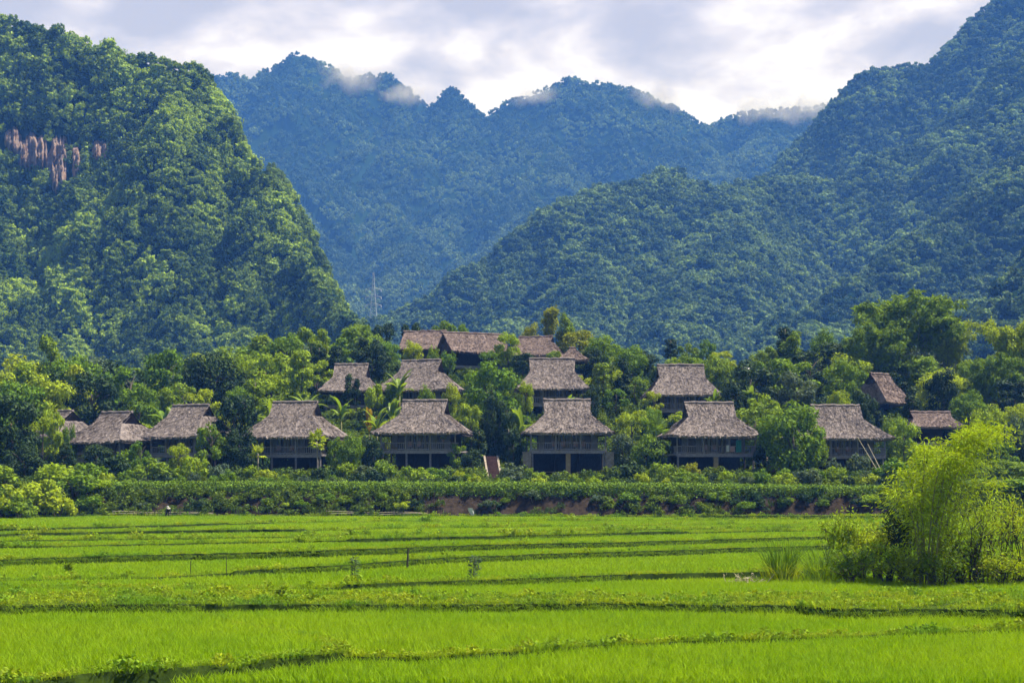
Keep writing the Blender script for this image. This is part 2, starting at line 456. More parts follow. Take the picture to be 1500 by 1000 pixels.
def Z(x, y):
    x = np.asarray(x, float); y = np.asarray(y, float)
    z = hill_z(x, y)
    wk = 5 * np.clip(y / 900, 0.5, 2.0)
    wx = x + wk * fbm(x / 45, y / 45, 3, 3)
    wy = y + wk * fbm(x / 45, y / 45, 9, 3)
    rough = np.clip((y - 330) / 150, 0, 1)
    mz = np.full_like(z, -100.0); Q = np.zeros_like(z)
    for pts, sl, rnd, flare, z0 in RIDGES:
        best = np.full_like(z, -1e4); topz = np.full_like(z, 1.0)
        for a, b in zip(pts[:-1], pts[1:]):
            dx, dy = b[0] - a[0], b[1] - a[1]
            t = np.clip(((wx - a[0]) * dx + (wy - a[1]) * dy) / (dx * dx + dy * dy), 0, 1)
            ds = np.hypot(wx - a[0] - t * dx, wy - a[1] - t * dy)
            zr = a[2] + t * (b[2] - a[2])
            h = np.maximum(zr - z0, 1.0)
            fall = sl * (np.sqrt(ds * ds + rnd * rnd) - rnd)
            q = np.clip(fall / h, 0, 3)
            fall = fall * (1 - flare * np.clip(q, 0, 1))      # gentler towards the foot
            up = zr - fall > best
            best = np.where(up, zr - fall, best); topz = np.where(up, zr, topz)
        rel = np.clip((topz - best) / np.maximum(topz - z0, 1.0), 0, 1)
        new = best > mz
        mz = np.where(new, best, mz); Q = np.where(new, rel, Q)
    sc_ = np.clip(y / 620.0, 0.8, 2.6)
    rd = 1 - 2 * np.abs(fbm(x / (62 * sc_), y / (105 * sc_), 33, 3))
    mz = mz + (rd - 0.55) * np.where(y < 780, 11, 25) * sc_ * np.clip(Q * 3.0, 0, 1) * np.clip((mz - 14) / 50, 0, 1)
    amp = np.clip((mz - 20) / 60, 0, 1) * rough
    mz = mz + amp * (9 * fbm(x / 38, y / 38, 21, 4))
    return np.where(y > 240, np.maximum(z, mz), z)

def terrain():
    rows = [143.0]
    while rows[-1] < 2300:
        rows.append(rows[-1] * 1.0065 if rows[-1] > 165 else rows[-1] + 0.8)
    rows = np.array(rows)
    pxs = np.arange(-520, 2021, 6.0)
    Y = np.repeat(rows[:, None], len(pxs), 1)
    X = (pxs[None, :] - 750) / F * Y
    Zz = Z(X, Y)
    v = np.stack([X, Y, Zz], -1).reshape(-1, 3)
    nr, nc = Y.shape
    i = np.arange((nr - 1) * nc).reshape(nr - 1, nc)[:, :-1].ravel()
    f = np.stack([i, i + 1, i + nc + 1, i + nc], 1)
    b = MB(); b.add(v, f)
    tag(b.build('hills', M['under'], smooth=True), kind='structure')
    g = MB()
    g.add([[-4000, -300, -0.85], [4000, -300, -0.85], [4000, 5000, -0.85], [-4000, 5000, -0.85]], np.array([[0, 1, 2, 3]]))
    tag(g.build('ground', M['ground']), kind='structure')
terrain()

# ---------------------------------------------------------------- scattered stuff (one object, geometry nodes instancing its own prototype meshes)
def scatter_group(n):
    name = 'scatter_%d' % n
    if name in bpy.data.node_groups:
        return bpy.data.node_groups[name]
    g = bpy.data.node_groups.new(name, 'GeometryNodeTree')
    g.interface.new_socket('Geometry', in_out='INPUT', socket_type='NodeSocketGeometry')
    g.interface.new_socket('Geometry', in_out='OUTPUT', socket_type='NodeSocketGeometry')
    gi = g.nodes.new('NodeGroupInput'); go = g.nodes.new('NodeGroupOutput')
    def attr(nm, typ):
        a = g.nodes.new('GeometryNodeInputNamedAttribute'); a.data_type = typ; a.inputs['Name'].default_value = nm
        return a.outputs['Attribute']
    join = g.nodes.new('GeometryNodeJoinGeometry')
    pa = attr('proto', 'INT'); sa = attr('sc', 'FLOAT_VECTOR'); ra = attr('rot', 'FLOAT_VECTOR')
    def pick(val):
        c = g.nodes.new('FunctionNodeCompare'); c.data_type = 'INT'; c.operation = 'EQUAL'
        g.links.new(pa, c.inputs[2]); c.inputs[3].default_value = val
        s = g.nodes.new('GeometryNodeSeparateGeometry'); s.domain = 'POINT'
        g.links.new(gi.outputs[0], s.inputs[0]); g.links.new(c.outputs[0], s.inputs[1])
        return s.outputs[0]
    for k in range(n):
        i = g.nodes.new('GeometryNodeInstanceOnPoints')
        g.links.new(pick(-1 - k), i.inputs['Points'])
        g.links.new(pick(k), i.inputs['Instance'])
        g.links.new(ra, i.inputs['Rotation']); g.links.new(sa, i.inputs['Scale'])
        g.links.new(i.outputs[0], join.inputs[0])
    g.links.new(join.outputs[0], go.inputs[0])
    return g

def scatter(name, protos, pts, which, scl, rot, mat, kind='stuff', label=None):
    """protos: list of MB; pts Nx3; which N ints; scl Nx3; rot Nx3"""
    b = MB(); pr = []
    for k, p in enumerate(protos):
        v = np.concatenate(p.v)
        off = b.n
        for f in p.f:
            b.f.append(f + off); b.m.append(np.zeros(len(f), int))
        b.v.append(v); b.n += len(v)
        pr.append(np.full(len(v), k))
    npv = b.n
    b.v.append(np.asarray(pts, float)); b.n += len(pts)
    me = b.mesh(name, [mat])
    pr.append(-1 - np.asarray(which))
    pr = np.concatenate(pr).astype(np.int32)
    s3 = np.concatenate([np.ones((npv, 3)), scl]).astype(np.float32)
    r3 = np.concatenate([np.zeros((npv, 3)), rot]).astype(np.float32)
    a = me.attributes.new('proto', 'INT', 'POINT'); a.data.foreach_set('value', pr)
    a = me.attributes.new('sc', 'FLOAT_VECTOR', 'POINT'); a.data.foreach_set('vector', s3.ravel())
    a = me.attributes.new('rot', 'FLOAT_VECTOR', 'POINT'); a.data.foreach_set('vector', r3.ravel())
    o = link(name, me)
    md = o.modifiers.new('scatter', 'NODES'); md.node_group = scatter_group(len(protos))
    return tag(o, label, None, None, kind)

def sph(rng, n):
    return unit(rng.normal(size=(n, 3)))

def crown_mb(seed, rx, rz, nclump, nleaf, L, W, cr, z0=0.0, flat=0.75, spread=(0.55, 0.95), low=-0.55, mb=None, profile=None, tilt=0.45, droop=0.0):
    """leafy crown of radius rx, half height rz centred z0+rz: clumps of leaf cards on an uneven ellipsoid"""
    rng = np.random.default_rng(seed)
    b = mb or MB()
    d = sph(rng, nclump * 4)
    d = d[d[:, 2] > low][:nclump]
    rad = rng.uniform(spread[0], spread[1], len(d))[:, None]
    c = d * rad * np.array([rx, rx, rz]) + np.array([0, 0, z0 + rz])
    if profile is not None:
        t = np.clip((c[:, 2] - z0) / (2 * rz), 0, 1)
        k = np.array([profile(q) for q in t])
        c[:, 0] *= k; c[:, 1] *= k
    crs = cr * rng.uniform(0.65, 1.3, len(c))
    per = max(1, nleaf // len(c))
    dirs = sph(rng, per * len(c))
    cc = np.repeat(c, per, 0); rr = np.repeat(crs, per)[:, None]
    pos = cc + dirs * rr * rng.uniform(0.55, 1.05, (len(dirs), 1)) * np.array([1, 1, flat])
    nrm = unit(dirs + rng.normal(size=dirs.shape) * tilt + np.array([0, 0, 0.35]))
    ax = unit(np.cross(nrm, sph(rng, len(nrm))))
    ax = unit(ax + np.array([0, 0, -droop]) + dirs * 0.25)
    sd = unit(np.cross(nrm, ax))
    s = rng.uniform(0.7, 1.3, len(pos))
    b.cards(pos - ax * (L * 0.4 * s)[:, None], ax, sd, L * s, W * s, bend=0.08)
    return b

rngF = np.random.default_rng(11)
def forest(name, box, n, rad, mat, protos, keep=None, near=None):
    """random trees on the terrain inside box = (px0, px1, d0, d1)"""
    px0, px1, d0, d1 = box
    N = n * 5
    y = np.sqrt(rngF.uniform(d0 ** 2, d1 ** 2, N))
    px = rngF.uniform(px0, px1, N)
    x = px2x(px, y)
    e = 2.5
    z = Z(x, y)
    gx = (Z(x + e, y) - Z(x - e, y)) / (2 * e); gy = (Z(x, y + e) - Z(x, y - e)) / (2 * e)
    st = np.sqrt(1 + gx ** 2 + gy ** 2)
    to = unit(np.stack([-x, -y, CAMH - z], -1))
    nr = unit(np.stack([-gx, -gy, np.ones_like(gx)], -1))
    vis = (to * nr).sum(1) > -0.22
    py = HORIZ - (z - CAMH) / y * F
    ok = vis & (rngF.uniform(0, 2.2, N) < st) & (py > -120) & (z > 15)
    if keep is not None:
        ok &= keep(px, py, x, y, z)
    idx = np.nonzero(ok)[0][:n]
    x, y, z = x[idx], y[idx], z[idx]
    m = len(idx)
    cl_ = np.clip(0.55 + 0.9 * fbm(x / 13, y / 13, 47, 2), 0, 1)
    r = (rad[0] + (rad[1] - rad[0]) * np.clip(0.6 * cl_ + 0.4 * rngF.uniform(0, 1, m), 0, 1)) * np.where(rngF.uniform(size=m) < 0.07, 1.5, 1.0)
    pts = np.stack([x, y, z - 0.25 * r], -1)
    scl = np.stack([r, r, r * rngF.uniform(0.85, 1.35, m)], -1)
    rot = np.stack([rngF.uniform(-.12, .12, m), rngF.uniform(-.12, .12, m), rngF.uniform(0, 6.28, m)], -1)
    scatter(name, protos, pts, rngF.integers(0, len(protos), m), scl, rot, mat)
    return m

nearP = [crown_mb(100 + i, 0.85, 0.9, 13, 420, 0.30, 0.20, 0.36, z0=0.0) for i in range(5)]
midP = [crown_mb(120 + i, 0.85, 0.85, 10, 190, 0.40, 0.30, 0.38) for i in range(4)]
backP = [crown_mb(140 + i, 0.9, 0.85, 7, 90, 0.55, 0.42, 0.42) for i in range(4)]

# bare rock on the left mountain: (pixel centre, half width, top, bottom)
def rock_mask(px, py):
    px = np.asarray(px, float); py = np.asarray(py, float)
    def lobe(cx, hw, t, b):
        u = (px - cx) / hw; c = (py - (t + b) / 2) / ((b - t) / 2)
        return 1 - np.sqrt(u * u + np.abs(c) ** 3)
    m = np.maximum.reduce([lobe(48, 30, 186, 262), lobe(86, 26, 192, 296), lobe(112, 13, 205, 268), lobe(148, 19, 203, 243), lobe(20, 14, 180, 235)])
    return m + 0.40 * fbm(px / 9, py / 40, 83, 3) + 0.28 * fbm(px / 2.6, py / 90, 87, 2)
def off_rock(px, py, x, y, z):
    return ~((rock_mask(px, py) > 0.22) & (y < 700) & (py < 310) & (px > -10) & (px < 190))
def visible_box(px, py, x, y, z):
    return (px > -120) & (px < 1620)
nf = []
nf.append(forest('forest', (-110, 660, 250, 660), 9500, (1.2, 3.3), M['far_near'], nearP, off_rock))
nf.append(forest('forest', (500, 1330, 640, 1125), 10500, (1.5, 3.6), M['far_mid'], midP, lambda px, py, x, y, z: px < 1120 + (y - 740) / 360 * 95))
nf.append(forest('forest', (1040, 1620, 520, 1340), 14000, (1.5, 3.8), M['far_right'], midP, lambda px, py, x, y, z: (px >= 1120 + (y - 740) / 360 * 95) | (y > 1126)))
nf.append(forest('forest', (250, 1300, 1150, 2010), 26000, (1.7, 4.0), M['far_back'], backP))
nf.append(forest('forest', (-110, 1620, 240, 420), 1500, (2.0, 3.6), M['far_near'], nearP))
print('forest trees', nf)

def cliff():
    """wall of pale folded limestone standing out of the left mountain, closed at the back"""
    pxs = np.arange(-4, 182, 1.4); pys = np.arange(170, 312, 3.5)
    dd = np.linspace(430, 660, 240)
    nc = len(pxs); front = []
    for py in pys:
        for px in pxs:
            xx = px2x(px, dd); ray = CAMH + (HORIZ - py) / F * dd
            below = np.nonzero(Z(xx, dd) >= ray)[0]
            dh = dd[below[0]] if len(below) else 640.0
            m = float(rock_mask(px, py))
            fold = 3.4 * float(fbm(np.array(px / 6.5), np.array(py / 60.0), 7, 4)) + 2.6 * abs(float(fbm(np.array(px / 2.8), np.array(py / 20.0), 9, 4)))
            front.append(P(px, py, dh + 4.5 - 9.5 * min(1.0, max(0.0, m * 1.6)) + fold))
    front = np.array(front); nr = len(pys)
    back = front + np.array([0, 26.0, -6.0])
    i = (np.arange(nr - 1)[:, None] * nc + np.arange(nc - 1)[None]).ravel()
    f1 = np.stack([i, i + nc, i + nc + 1, i + 1], 1)
    n0 = nr * nc
    ring = list(range(nc)) + [r * nc + nc - 1 for r in range(1, nr)] + [(nr - 1) * nc + c for c in range(nc - 2, -1, -1)] + [r * nc for r in range(nr - 2, 0, -1)]
    f2 = np.array([[a, a + n0, c + n0, c] for a, c in zip(ring, ring[1:] + ring[:1])])
    b = MB(); b.add(np.concatenate([front, back]), np.concatenate([f1, f1[:, ::-1] + n0, f2]))
    tag(b.build('cliff', M['rock'], smooth=True), kind='structure')
cliff()

# ---------------------------------------------------------------- rice terraces
B = []      # near to far: (px list, py list, step px list, step list, weedy crest width px list, width list)
def bund(pts, steps, width):
    B.append((np.array(pts, float), np.array(steps, float), np.array(width, float)))
bund([(-300, 1012), (0, 1001), (60, 995), (150, 986), (250, 980), (350, 972), (435, 962), (500, 957), (620, 958), (750, 950), (860, 941), (1020, 934), (1130, 931), (1290, 925), (1500, 916), (1800, 905)],
     [(-300, .20), (450, .20), (620, .12), (800, .08), (1800, .06)], [(-300, .9), (480, .8), (640, .5), (1800, .35)])
bund([(-300, 890), (0, 889), (100, 886), (300, 886), (500, 886), (700, 886), (900, 884), (1050, 887), (1160, 888), (1195, 890), (1220, 892), (1270, 893), (1300, 893), (1500, 894), (1800, 896)],
     [(-300, .30), (120, .30), (300, .22), (900, .22), (1050, .28), (1150, .28), (1230, .42), (1270, .42), (1340, .25), (1390, .25), (1450, .36), (1800, .36)], [(-300, 9.5), (450, 8), (700, 7), (1000, 5.5), (1060, 7), (1300, 12), (1800, 12)])
bund([(-300, 862), (0, 857), (450, 858), (500, 857), (600, 853), (750, 848), (810, 846), (900, 842), (1000, 840), (1110, 838), (1190, 836), (1290, 830), (1500, 826), (1800, 820)],
     [(-300, .04), (420, .05), (520, .2), (1200, .22), (1800, .2)], [(-300, 1.4), (450, 1.2), (1800, 0.9)])
bund([(-300, 850), (0, 847), (250, 842), (310, 838), (400, 833), (500, 828), (600, 820), (690, 815), (750, 813), (807, 811), (913, 808), (1020, 805), (1127, 801), (1222, 799), (1290, 796), (1500, 790), (1800, 785)],
     [(-300, .02), (290, .03), (340, .2), (500, .28), (1230, .34), (1800, .3)], [(-300, .2), (300, 1.2), (500, 1.1), (1800, 1.0)])
bund([(-300, 826), (0, 820), (100, 816), (200, 813), (350, 810), (450, 807), (500, 805), (600, 802), (700, 798), (807, 796), (913, 794), (1020, 791), (1127, 788), (1233, 785), (1290, 783), (1500, 778), (1800, 773)],
     [(-300, .42), (500, .40), (800, .3), (1800, .3)], [(-300, 1.1), (1800, 1.0)])
bund([(-300, 802), (0, 798), (100, 797), (200, 795), (350, 792), (500, 789.5), (620, 787), (750, 784.5), (850, 782), (956, 779), (1100, 776), (1287, 774), (1500, 770), (1800, 766)],
     [(-300, .16), (400, .16), (470, .08), (520, .2), (950, .2), (1290, .16), (1800, .12)], [(-300, .9), (1800, .9)])
bund([(-300, 792), (0, 789.5), (200, 787), (350, 785), (450, 784), (600, 780), (956, 773), (1030, 772), (1290, 768), (1800, 763)],
     [(-300, .16), (430, .16), (470, .05), (880, .04), (920, .16), (1030, .16), (1060, .05), (1800, .05)], [(-300, .9), (450, .9), (500, .4), (1800, .5)])
bund([(-300, 785), (0, 782), (150, 779), (330, 776), (450, 775), (600, 771), (1000, 767), (1800, 760)],
     [(-300, .22), (440, .22), (480, .05), (1800, .05)], [(-300, .9), (450, .8), (480, .3), (1800, .3)])
bund([(-300, 777), (0, 775), (250, 769), (380, 764), (600, 762), (1000, 760), (1800, 757)],
     [(-300, .20), (370, .20), (410, .05), (1800, .05)], [(-300, .9), (390, .9), (430, .3), (1800, .3)])
bund([(-300, 757), (0, 757), (165, 753.5), (700, 753.5), (1000, 755), (1290, 756), (1800, 756)],
     [(-300, .1), (990, .1), (1030, .38), (1300, .38), (1800, .3)], [(-300, 1.2), (1800, 1.2)])
FIELD0, FIELD1 = 1.02, 1.97
RICE_H = 0.28
CPX = np.arange(-1000, 2501, 6.0)
D_ = np.zeros((len(B), len(CPX))); ZC = np.zeros((len(B) + 1, len(CPX))); WB = np.zeros((len(B), len(CPX)))
ZC[0] = FIELD0
_tot = sum(np.interp(CPX, st[:, 0], st[:, 1]) for _, st, _ in B)
for i, (pts, st, wd) in enumerate(B):
    step = np.interp(CPX, st[:, 0], st[:, 1]) * (FIELD1 - FIELD0) / _tot
    ZC[i + 1] = ZC[i] + step
    py = np.interp(CPX, pts[:, 0], pts[:, 1]) + 0.5 * fbm(CPX / 25, CPX * 0 + i * 7.3, 31, 3)
    # walk back along the ground until the crest of this bund shows at that height in the view
    D_[i] = F * (CAMH - ZC[i + 1]) / (py - HORIZ)
    WB[i] = np.interp(CPX, wd[:, 0], wd[:, 1]) * (0.62 if i != 1 else 0.62)
for i in range(1, len(B)):
    D_[i] = np.maximum(D_[i], D_[i - 1] + WB[i - 1] + 0.8)

def field_sheet():
    """ground of the paddies: every terrace a flat bed with a real step and a raised bund in front"""
    rows = [(np.full_like(CPX, 8.0), ZC[0] - RICE_H, 1)]
    for i in range(len(B)):
        d = D_[i]
        nz = 0.05 * fbm(CPX / 9, CPX * 0 + i * 3.1, 41, 2)
        st = ZC[i + 1] - ZC[i]
        rows.append((d - 0.16, ZC[i] - RICE_H, 1))
        rows.append((d, ZC[i + 1] + 0.03 + nz * np.minimum(1, st * 4) - np.where(st < 0.1, 0.1, 0), 0))
        rows.append((d + WB[i] * 0.85, ZC[i + 1] - 0.02 + nz - np.where(st < 0.1, 0.1, 0), 0))
        rows.append((d + WB[i] * 0.85 + 0.3, ZC[i + 1] - RICE_H, 1))
    rows.append((D_[-1] + 6.0, ZC[-1] - RICE_H + 0.1, 1))
    dd = np.array([r[0] for r in rows]); zz = np.array([r[1] for r in rows])
    X = (CPX[None] - 750) / F * dd
    v = np.stack([X, dd, zz], -1).reshape(-1, 3)
    nc = len(CPX); b = MB(); allf = []; allm = []
    for r in range(len(rows) - 1):
        i = r * nc + np.arange(nc - 1)
        allf.append(np.stack([i, i + 1, i + nc + 1, i + nc], 1))
        allm.append(np.full(nc - 1, 1 if rows[r][2] == 1 and rows[r + 1][2] == 1 else 0))
    b.v = [v]; b.n = len(v); b.f = allf; b.m = allm
    tag(b.build('field', [M['bund'], M['mud']]), kind='structure')
field_sheet()

def field_at(px, d):
    """terrace index, distance past the last bund, its crest width and canopy height at (px, d)"""
    dd = np.stack([np.interp(px, CPX, D_[i]) for i in range(len(B))])
    ww = np.stack([np.interp(px, CPX, WB[i]) for i in range(len(B))])
    zc = np.stack([np.interp(px, CPX, ZC[i]) for i in range(len(B) + 1)])
    idx = (dd <= d[None]).sum(0)
    j = np.clip(idx - 1, 0, len(B) - 1); ar = np.arange(len(px))
    past = np.where(idx > 0, d - dd[j, ar], 1e3)
    nxt = np.where(idx < len(B), dd[np.clip(idx, 0, len(B) - 1), ar] - d, 1e3)
    return idx, past, ww[j, ar], zc[idx, ar], nxt

def FZ(px, d):
    i, p, w, z, n = field_at(np.array([float(px)]), np.array([float(d)]))
    return float(z[0]) - (RICE_H if p[0] > w[0] else 0.0)

def blade_tuft(seed, n, rad, h, w, lean=0.35, seg=2, wild=0.0):
    rng = np.random.default_rng(seed); b = MB()
    a = rng.uniform(0, 6.28, n); r = rad * np.sqrt(rng.uniform(0, 1, n))
    for k in range(n):
        base = np.array([math.cos(a[k]) * r[k], math.sin(a[k]) * r[k], 0])
        dirv = np.array([math.cos(a[k] + rng.normal() * .8), math.sin(a[k] + rng.normal() * .8), 0])
        hh = h * rng.uniform(0.6, 1.1); le = lean * rng.uniform(0.2, 1.5) * hh
        th = rng.uniform(0, 6.28); s = np.array([math.cos(th), math.sin(th), 0]) * w * rng.uniform(.7, 1.3) / 2
        p0 = base; p1 = base + dirv * le * .35 + np.array([0, 0, hh * .6]); p2 = base + dirv * le + np.array([0, 0, hh * (1 - wild * rng.uniform())])
        b.add(np.array([p0 - s * .7, p0 + s * .7, p1 + s, p1 - s, p2]), [[0, 1, 2, 3], [3, 2, 4]])
    return b

def rice():
    rng = np.random.default_rng(3)
    P_, W_, S_ = [], [], []
    near = [blade_tuft(200 + i, 16, 0.13, 0.36, 0.020, 0.5) for i in range(4)]
    midb = [blade_tuft(210 + i, 14, 0.22, 0.33, 0.034, 0.5) for i in range(3)]
    farb = [blade_tuft(220 + i, 14, 0.36, 0.31, 0.065, 0.5) for i in range(3)]
    for (d0, d1, sp, pr, k) in ((33, 60, 0.21, 0, 4), (60, 95, 0.27, 4, 3), (95, 152, 0.38, 7, 3)):
        ys = np.arange(d0, d1, sp)
        for y in ys:
            hw = (830 / F) * y + 9.0
            x = np.arange(-hw, hw, sp)
            x = x + rng.uniform(-.35, .35, len(x)) * sp; yy = y + rng.uniform(-.35, .35, len(x)) * sp
            px = 750 + F * x / yy
            idx, past, w, zc, nxt = field_at(px, yy)
            edge = 1 + 0.25 * fbm(x / 0.9, yy / 0.9, 77, 2)
            ok = (past > w * edge + 0.15) & (nxt > 0.22) & (idx < len(B))
            # thin yellow path across the nearest paddy
            P_.append(np.stack([x, yy, zc - RICE_H - 0.02], -1)[ok])
            W_.append((pr + rng.integers(0, k, len(x)))[ok])
            hgt = 1 + 0.25 * fbm(x / 3.5, yy / 3.5, 55, 3) + rng.uniform(-.12, .12, len(x))
            S_.append(np.stack([np.ones_like(x), np.ones_like(x), hgt], -1)[ok])
    P_ = np.concatenate(P_); W_ = np.concatenate(W_); S_ = np.concatenate(S_)
    path = np.array([(308, 893), (345, 908), (400, 916), (440, 922), (480, 930), (492, 944), (498, 956)], float)
    px = 750 + F * P_[:, 0] / P_[:, 1]; py = HORIZ + (CAMH - P_[:, 2] - RICE_H) / P_[:, 1] * F
    cx = np.interp(py, path[:, 1], path[:, 0])
    onpath = (np.abs(px - cx) < 16 * (py - 840) / 80) & (py > 893) & (py < 958)
    S_[onpath] *= np.array([1, 1, 0.5])
    keep = ~(onpath & (rng.uniform(size=len(P_)) < 0.6))
    R_ = np.stack([np.zeros(len(P_)), np.zeros(len(P_)), rng.uniform(0, 6.28, len(P_))], -1)
    scatter('rice', near + midb + farb, P_[keep], W_[keep], S_[keep], R_[keep], M['rice'])
    # weeds on the bunds
    wt = [blade_tuft(240 + i, 14, 0.15, 0.20, 0.025, 0.9, wild=.6) for i in range(3)] + [crown_mb(250 + i, 0.16, 0.12, 5, 26, 0.10, 0.06, 0.09) for i in range(3)]
    Pw, Ww, Sw = [], [], []
    pth = P_[onpath]
    sel = rng.uniform(size=len(pth)) < 0.7
    Pw.append(pth[sel] + np.array([0, 0, 0.10])); Ww.append(rng.integers(0, 3, sel.sum())); Sw.append(np.full((sel.sum(), 3), 1.0))
    for i in range(len(B)):
        dmean = D_[i].mean()
        x0, x1 = px2x(-350, dmean), px2x(1850, dmean)
        dens = 44 if i in (0,) else (16 if i == 1 else 13)
        wmean = max(.5, WB[i].mean())
        n = int((x1 - x0) * (wmean + .4) * dens * (1.0 if dmean < 90 else 0.7))
        px = rng.uniform(-350, 1850, n)
        w = np.interp(px, CPX, WB[i]); d = np.interp(px, CPX, D_[i]) + rng.uniform(-0.02, 1.02, n) * w
        st = np.interp(px, CPX, ZC[i + 1] - ZC[i])
        z = np.interp(px, CPX, ZC[i + 1]) - np.where(st < 0.1, 0.12, 0.02)
        Pw.append(np.stack([px2x(px, d), d, z], -1)); ty = rng.uniform(size=n)
        Ww.append(np.where(ty < (.85 if i != 1 else .82), rng.integers(0, 3, n), rng.integers(3, 6, n)))
        s = (1 + 0.4 * (dmean > 90)) * rng.uniform(.6, 1.25, n) * (1 + .9 * np.clip(fbm(px / 30, d * 1.3, 91, 3), -.4, 1))
        Sw.append(np.stack([s, s, s], -1))
    Pw = np.concatenate(Pw); Ww = np.concatenate(Ww); Sw = np.concatenate(Sw)
    Rw = np.stack([np.zeros(len(Pw)), np.zeros(len(Pw)), rng.uniform(0, 6.28, len(Pw))], -1)
    scatter('grass', wt, Pw, Ww, Sw, Rw, M['weed'])
    # dark grass hanging down the shaded faces of the bunds
    Pd, Sd, Wd_ = [], [], []
    for i in range(len(B)):
        dmean = D_[i].mean()
        n = int((px2x(1850, dmean) - px2x(-350, dmean)) * 34)
        px = rng.uniform(-350, 1850, n)
        st = np.interp(px, CPX, ZC[i + 1] - ZC[i])
        d = np.interp(px, CPX, D_[i]) - rng.uniform(0.02, 0.14, n)
        z = np.interp(px, CPX, ZC[i + 1]) - rng.uniform(0.2, 0.9, n) * (st + .05) - 0.05
        k = st > 0.12
        Pd.append(np.stack([px2x(px, d), d, z], -1)[k]); s = rng.uniform(.5, 1.0, n)[k]
        Sd.append(np.stack([s, s, s], -1)); Wd_.append(rng.integers(0, 3, k.sum()))
    Pd = np.concatenate(Pd); Sd = np.concatenate(Sd); Wd_ = np.concatenate(Wd_)
    scatter('bank_grass', [blade_tuft(270 + i, 10, 0.10, 0.17, 0.025, 0.9, wild=.6) for i in range(3)], Pd, Wd_, Sd,
            np.stack([np.full(len(Pd), .35), np.zeros(len(Pd)), rng.uniform(-1, 1, len(Pd))], -1), M['mid'])
    print('rice', len(P_), 'weeds', len(Pw), 'bank', len(Pd))
rice()

# ---------------------------------------------------------------- bank between the paddies and the village
def DF(px):
    return float(np.interp(px, CPX, D_[-1]))
def embankment():
    pxs = np.arange(-1000, 2501, 5.0)
    df = np.interp(pxs, CPX, D_[-1])
    rows = []
    for q, (dd, z) in enumerate(((0.6, 1.55), (1.6, 2.3), (2.4, 3.0), (3.1, 3.75), (3.8, 4.1), (6.0, 4.3), (9.0, 4.75), (13.0, 5.1))):
        nz = 0.35 * fbm(pxs / 12, pxs * 0 + q, 61, 3) * (1 if 0 < q < 5 else 0.2)
        d = df + dd + nz
        rows.append(np.stack([px2x(pxs, d), d, z + nz * .5], -1))
    v = np.concatenate(rows); nc = len(pxs); f = []
    for r in range(len(rows) - 1):
        i = r * nc + np.arange(nc - 1)
        f.append(np.stack([i, i + 1, i + nc + 1, i + nc], 1))
    b = MB(); b.v = [v]; b.n = len(v); b.f = f; b.m = [np.zeros(len(q), int) for q in f]
    tag(b.build('embankment_ground', M['soil'], smooth=True), kind='structure')
embankment()

def TZ(px, d):
    """ground height for planting: embankment near the field edge, the hill behind"""
    o = d - DF(px)
    if o < 13:
        return float(np.interp(o, [0, 0.6, 1.6, 2.4, 3.1, 3.8, 6, 9, 13], [1.6, 1.6, 2.3, 3.0, 3.75, 4.1, 4.3, 4.75, 5.1]))
    return max(float(Z(np.array([px2x(px, d)]), np.array([d]))[0]), 4.9)

def hedge():
    rng = np.random.default_rng(8); b = MB(); n = 32000
    px = rng.uniform(163, 1296, n)
    df = np.interp(px, CPX, D_[-1])
    u = rng.uniform(-1, 1, n); ang = rng.uniform(-0.25, math.pi + .25, n)
    lump = 1 + 0.16 * fbm(px / 9, px * 0, 71, 3)
    d = df + 4.3 + np.cos(ang) * 0.95 * lump + rng.normal(size=n) * .08
    top = np.interp(px, [160, 600, 1000, 1300], [5.28, 5.26, 5.12, 4.85])
    zb = 3.9
    z = zb + (top - zb - .1) * np.clip(0.35 + 0.65 * np.sin(ang), 0, 1) * (0.9 + .12 * lump) + rng.normal(size=n) * .06
    skirt = rng.uniform(size=n) < 0.38
    z = np.where(skirt, rng.uniform(3.0, top, n), z)
    d = np.where(skirt, df + 3.5 - 0.25 * lump + rng.normal(size=n) * .12, d)
    nr = unit(np.stack([rng.normal(size=n) * .4, np.where(skirt, -.7, np.cos(ang)) + rng.normal(size=n) * .35, np.where(skirt, .35, np.sin(ang)) + rng.normal(size=n) * .35], -1))
    ax = unit(np.cross(nr, sph(rng, n))); sd = np.cross(nr, ax)
    s = rng.uniform(.7, 1.4, n)
    b.cards(np.stack([px2x(px, d), d, z], -1), ax, sd, .22 * s, .14 * s, bend=.1)
    tag(b.build('hedge', M['hedge']), 'long clipped green hedge running along the top of the earth bank below the huts', 'hedge')
hedge()

# ---------------------------------------------------------------- stilt huts
HOUSES = []      # for planting: dict(px, d, rect, ref)
def wxf(t, hw, rw, th):
    return rw + (hw - rw) * (1 - min(1, t / th)) ** 1.08 if t < th else rw * (1 + 0.05 * (t - th) / (1 - th))

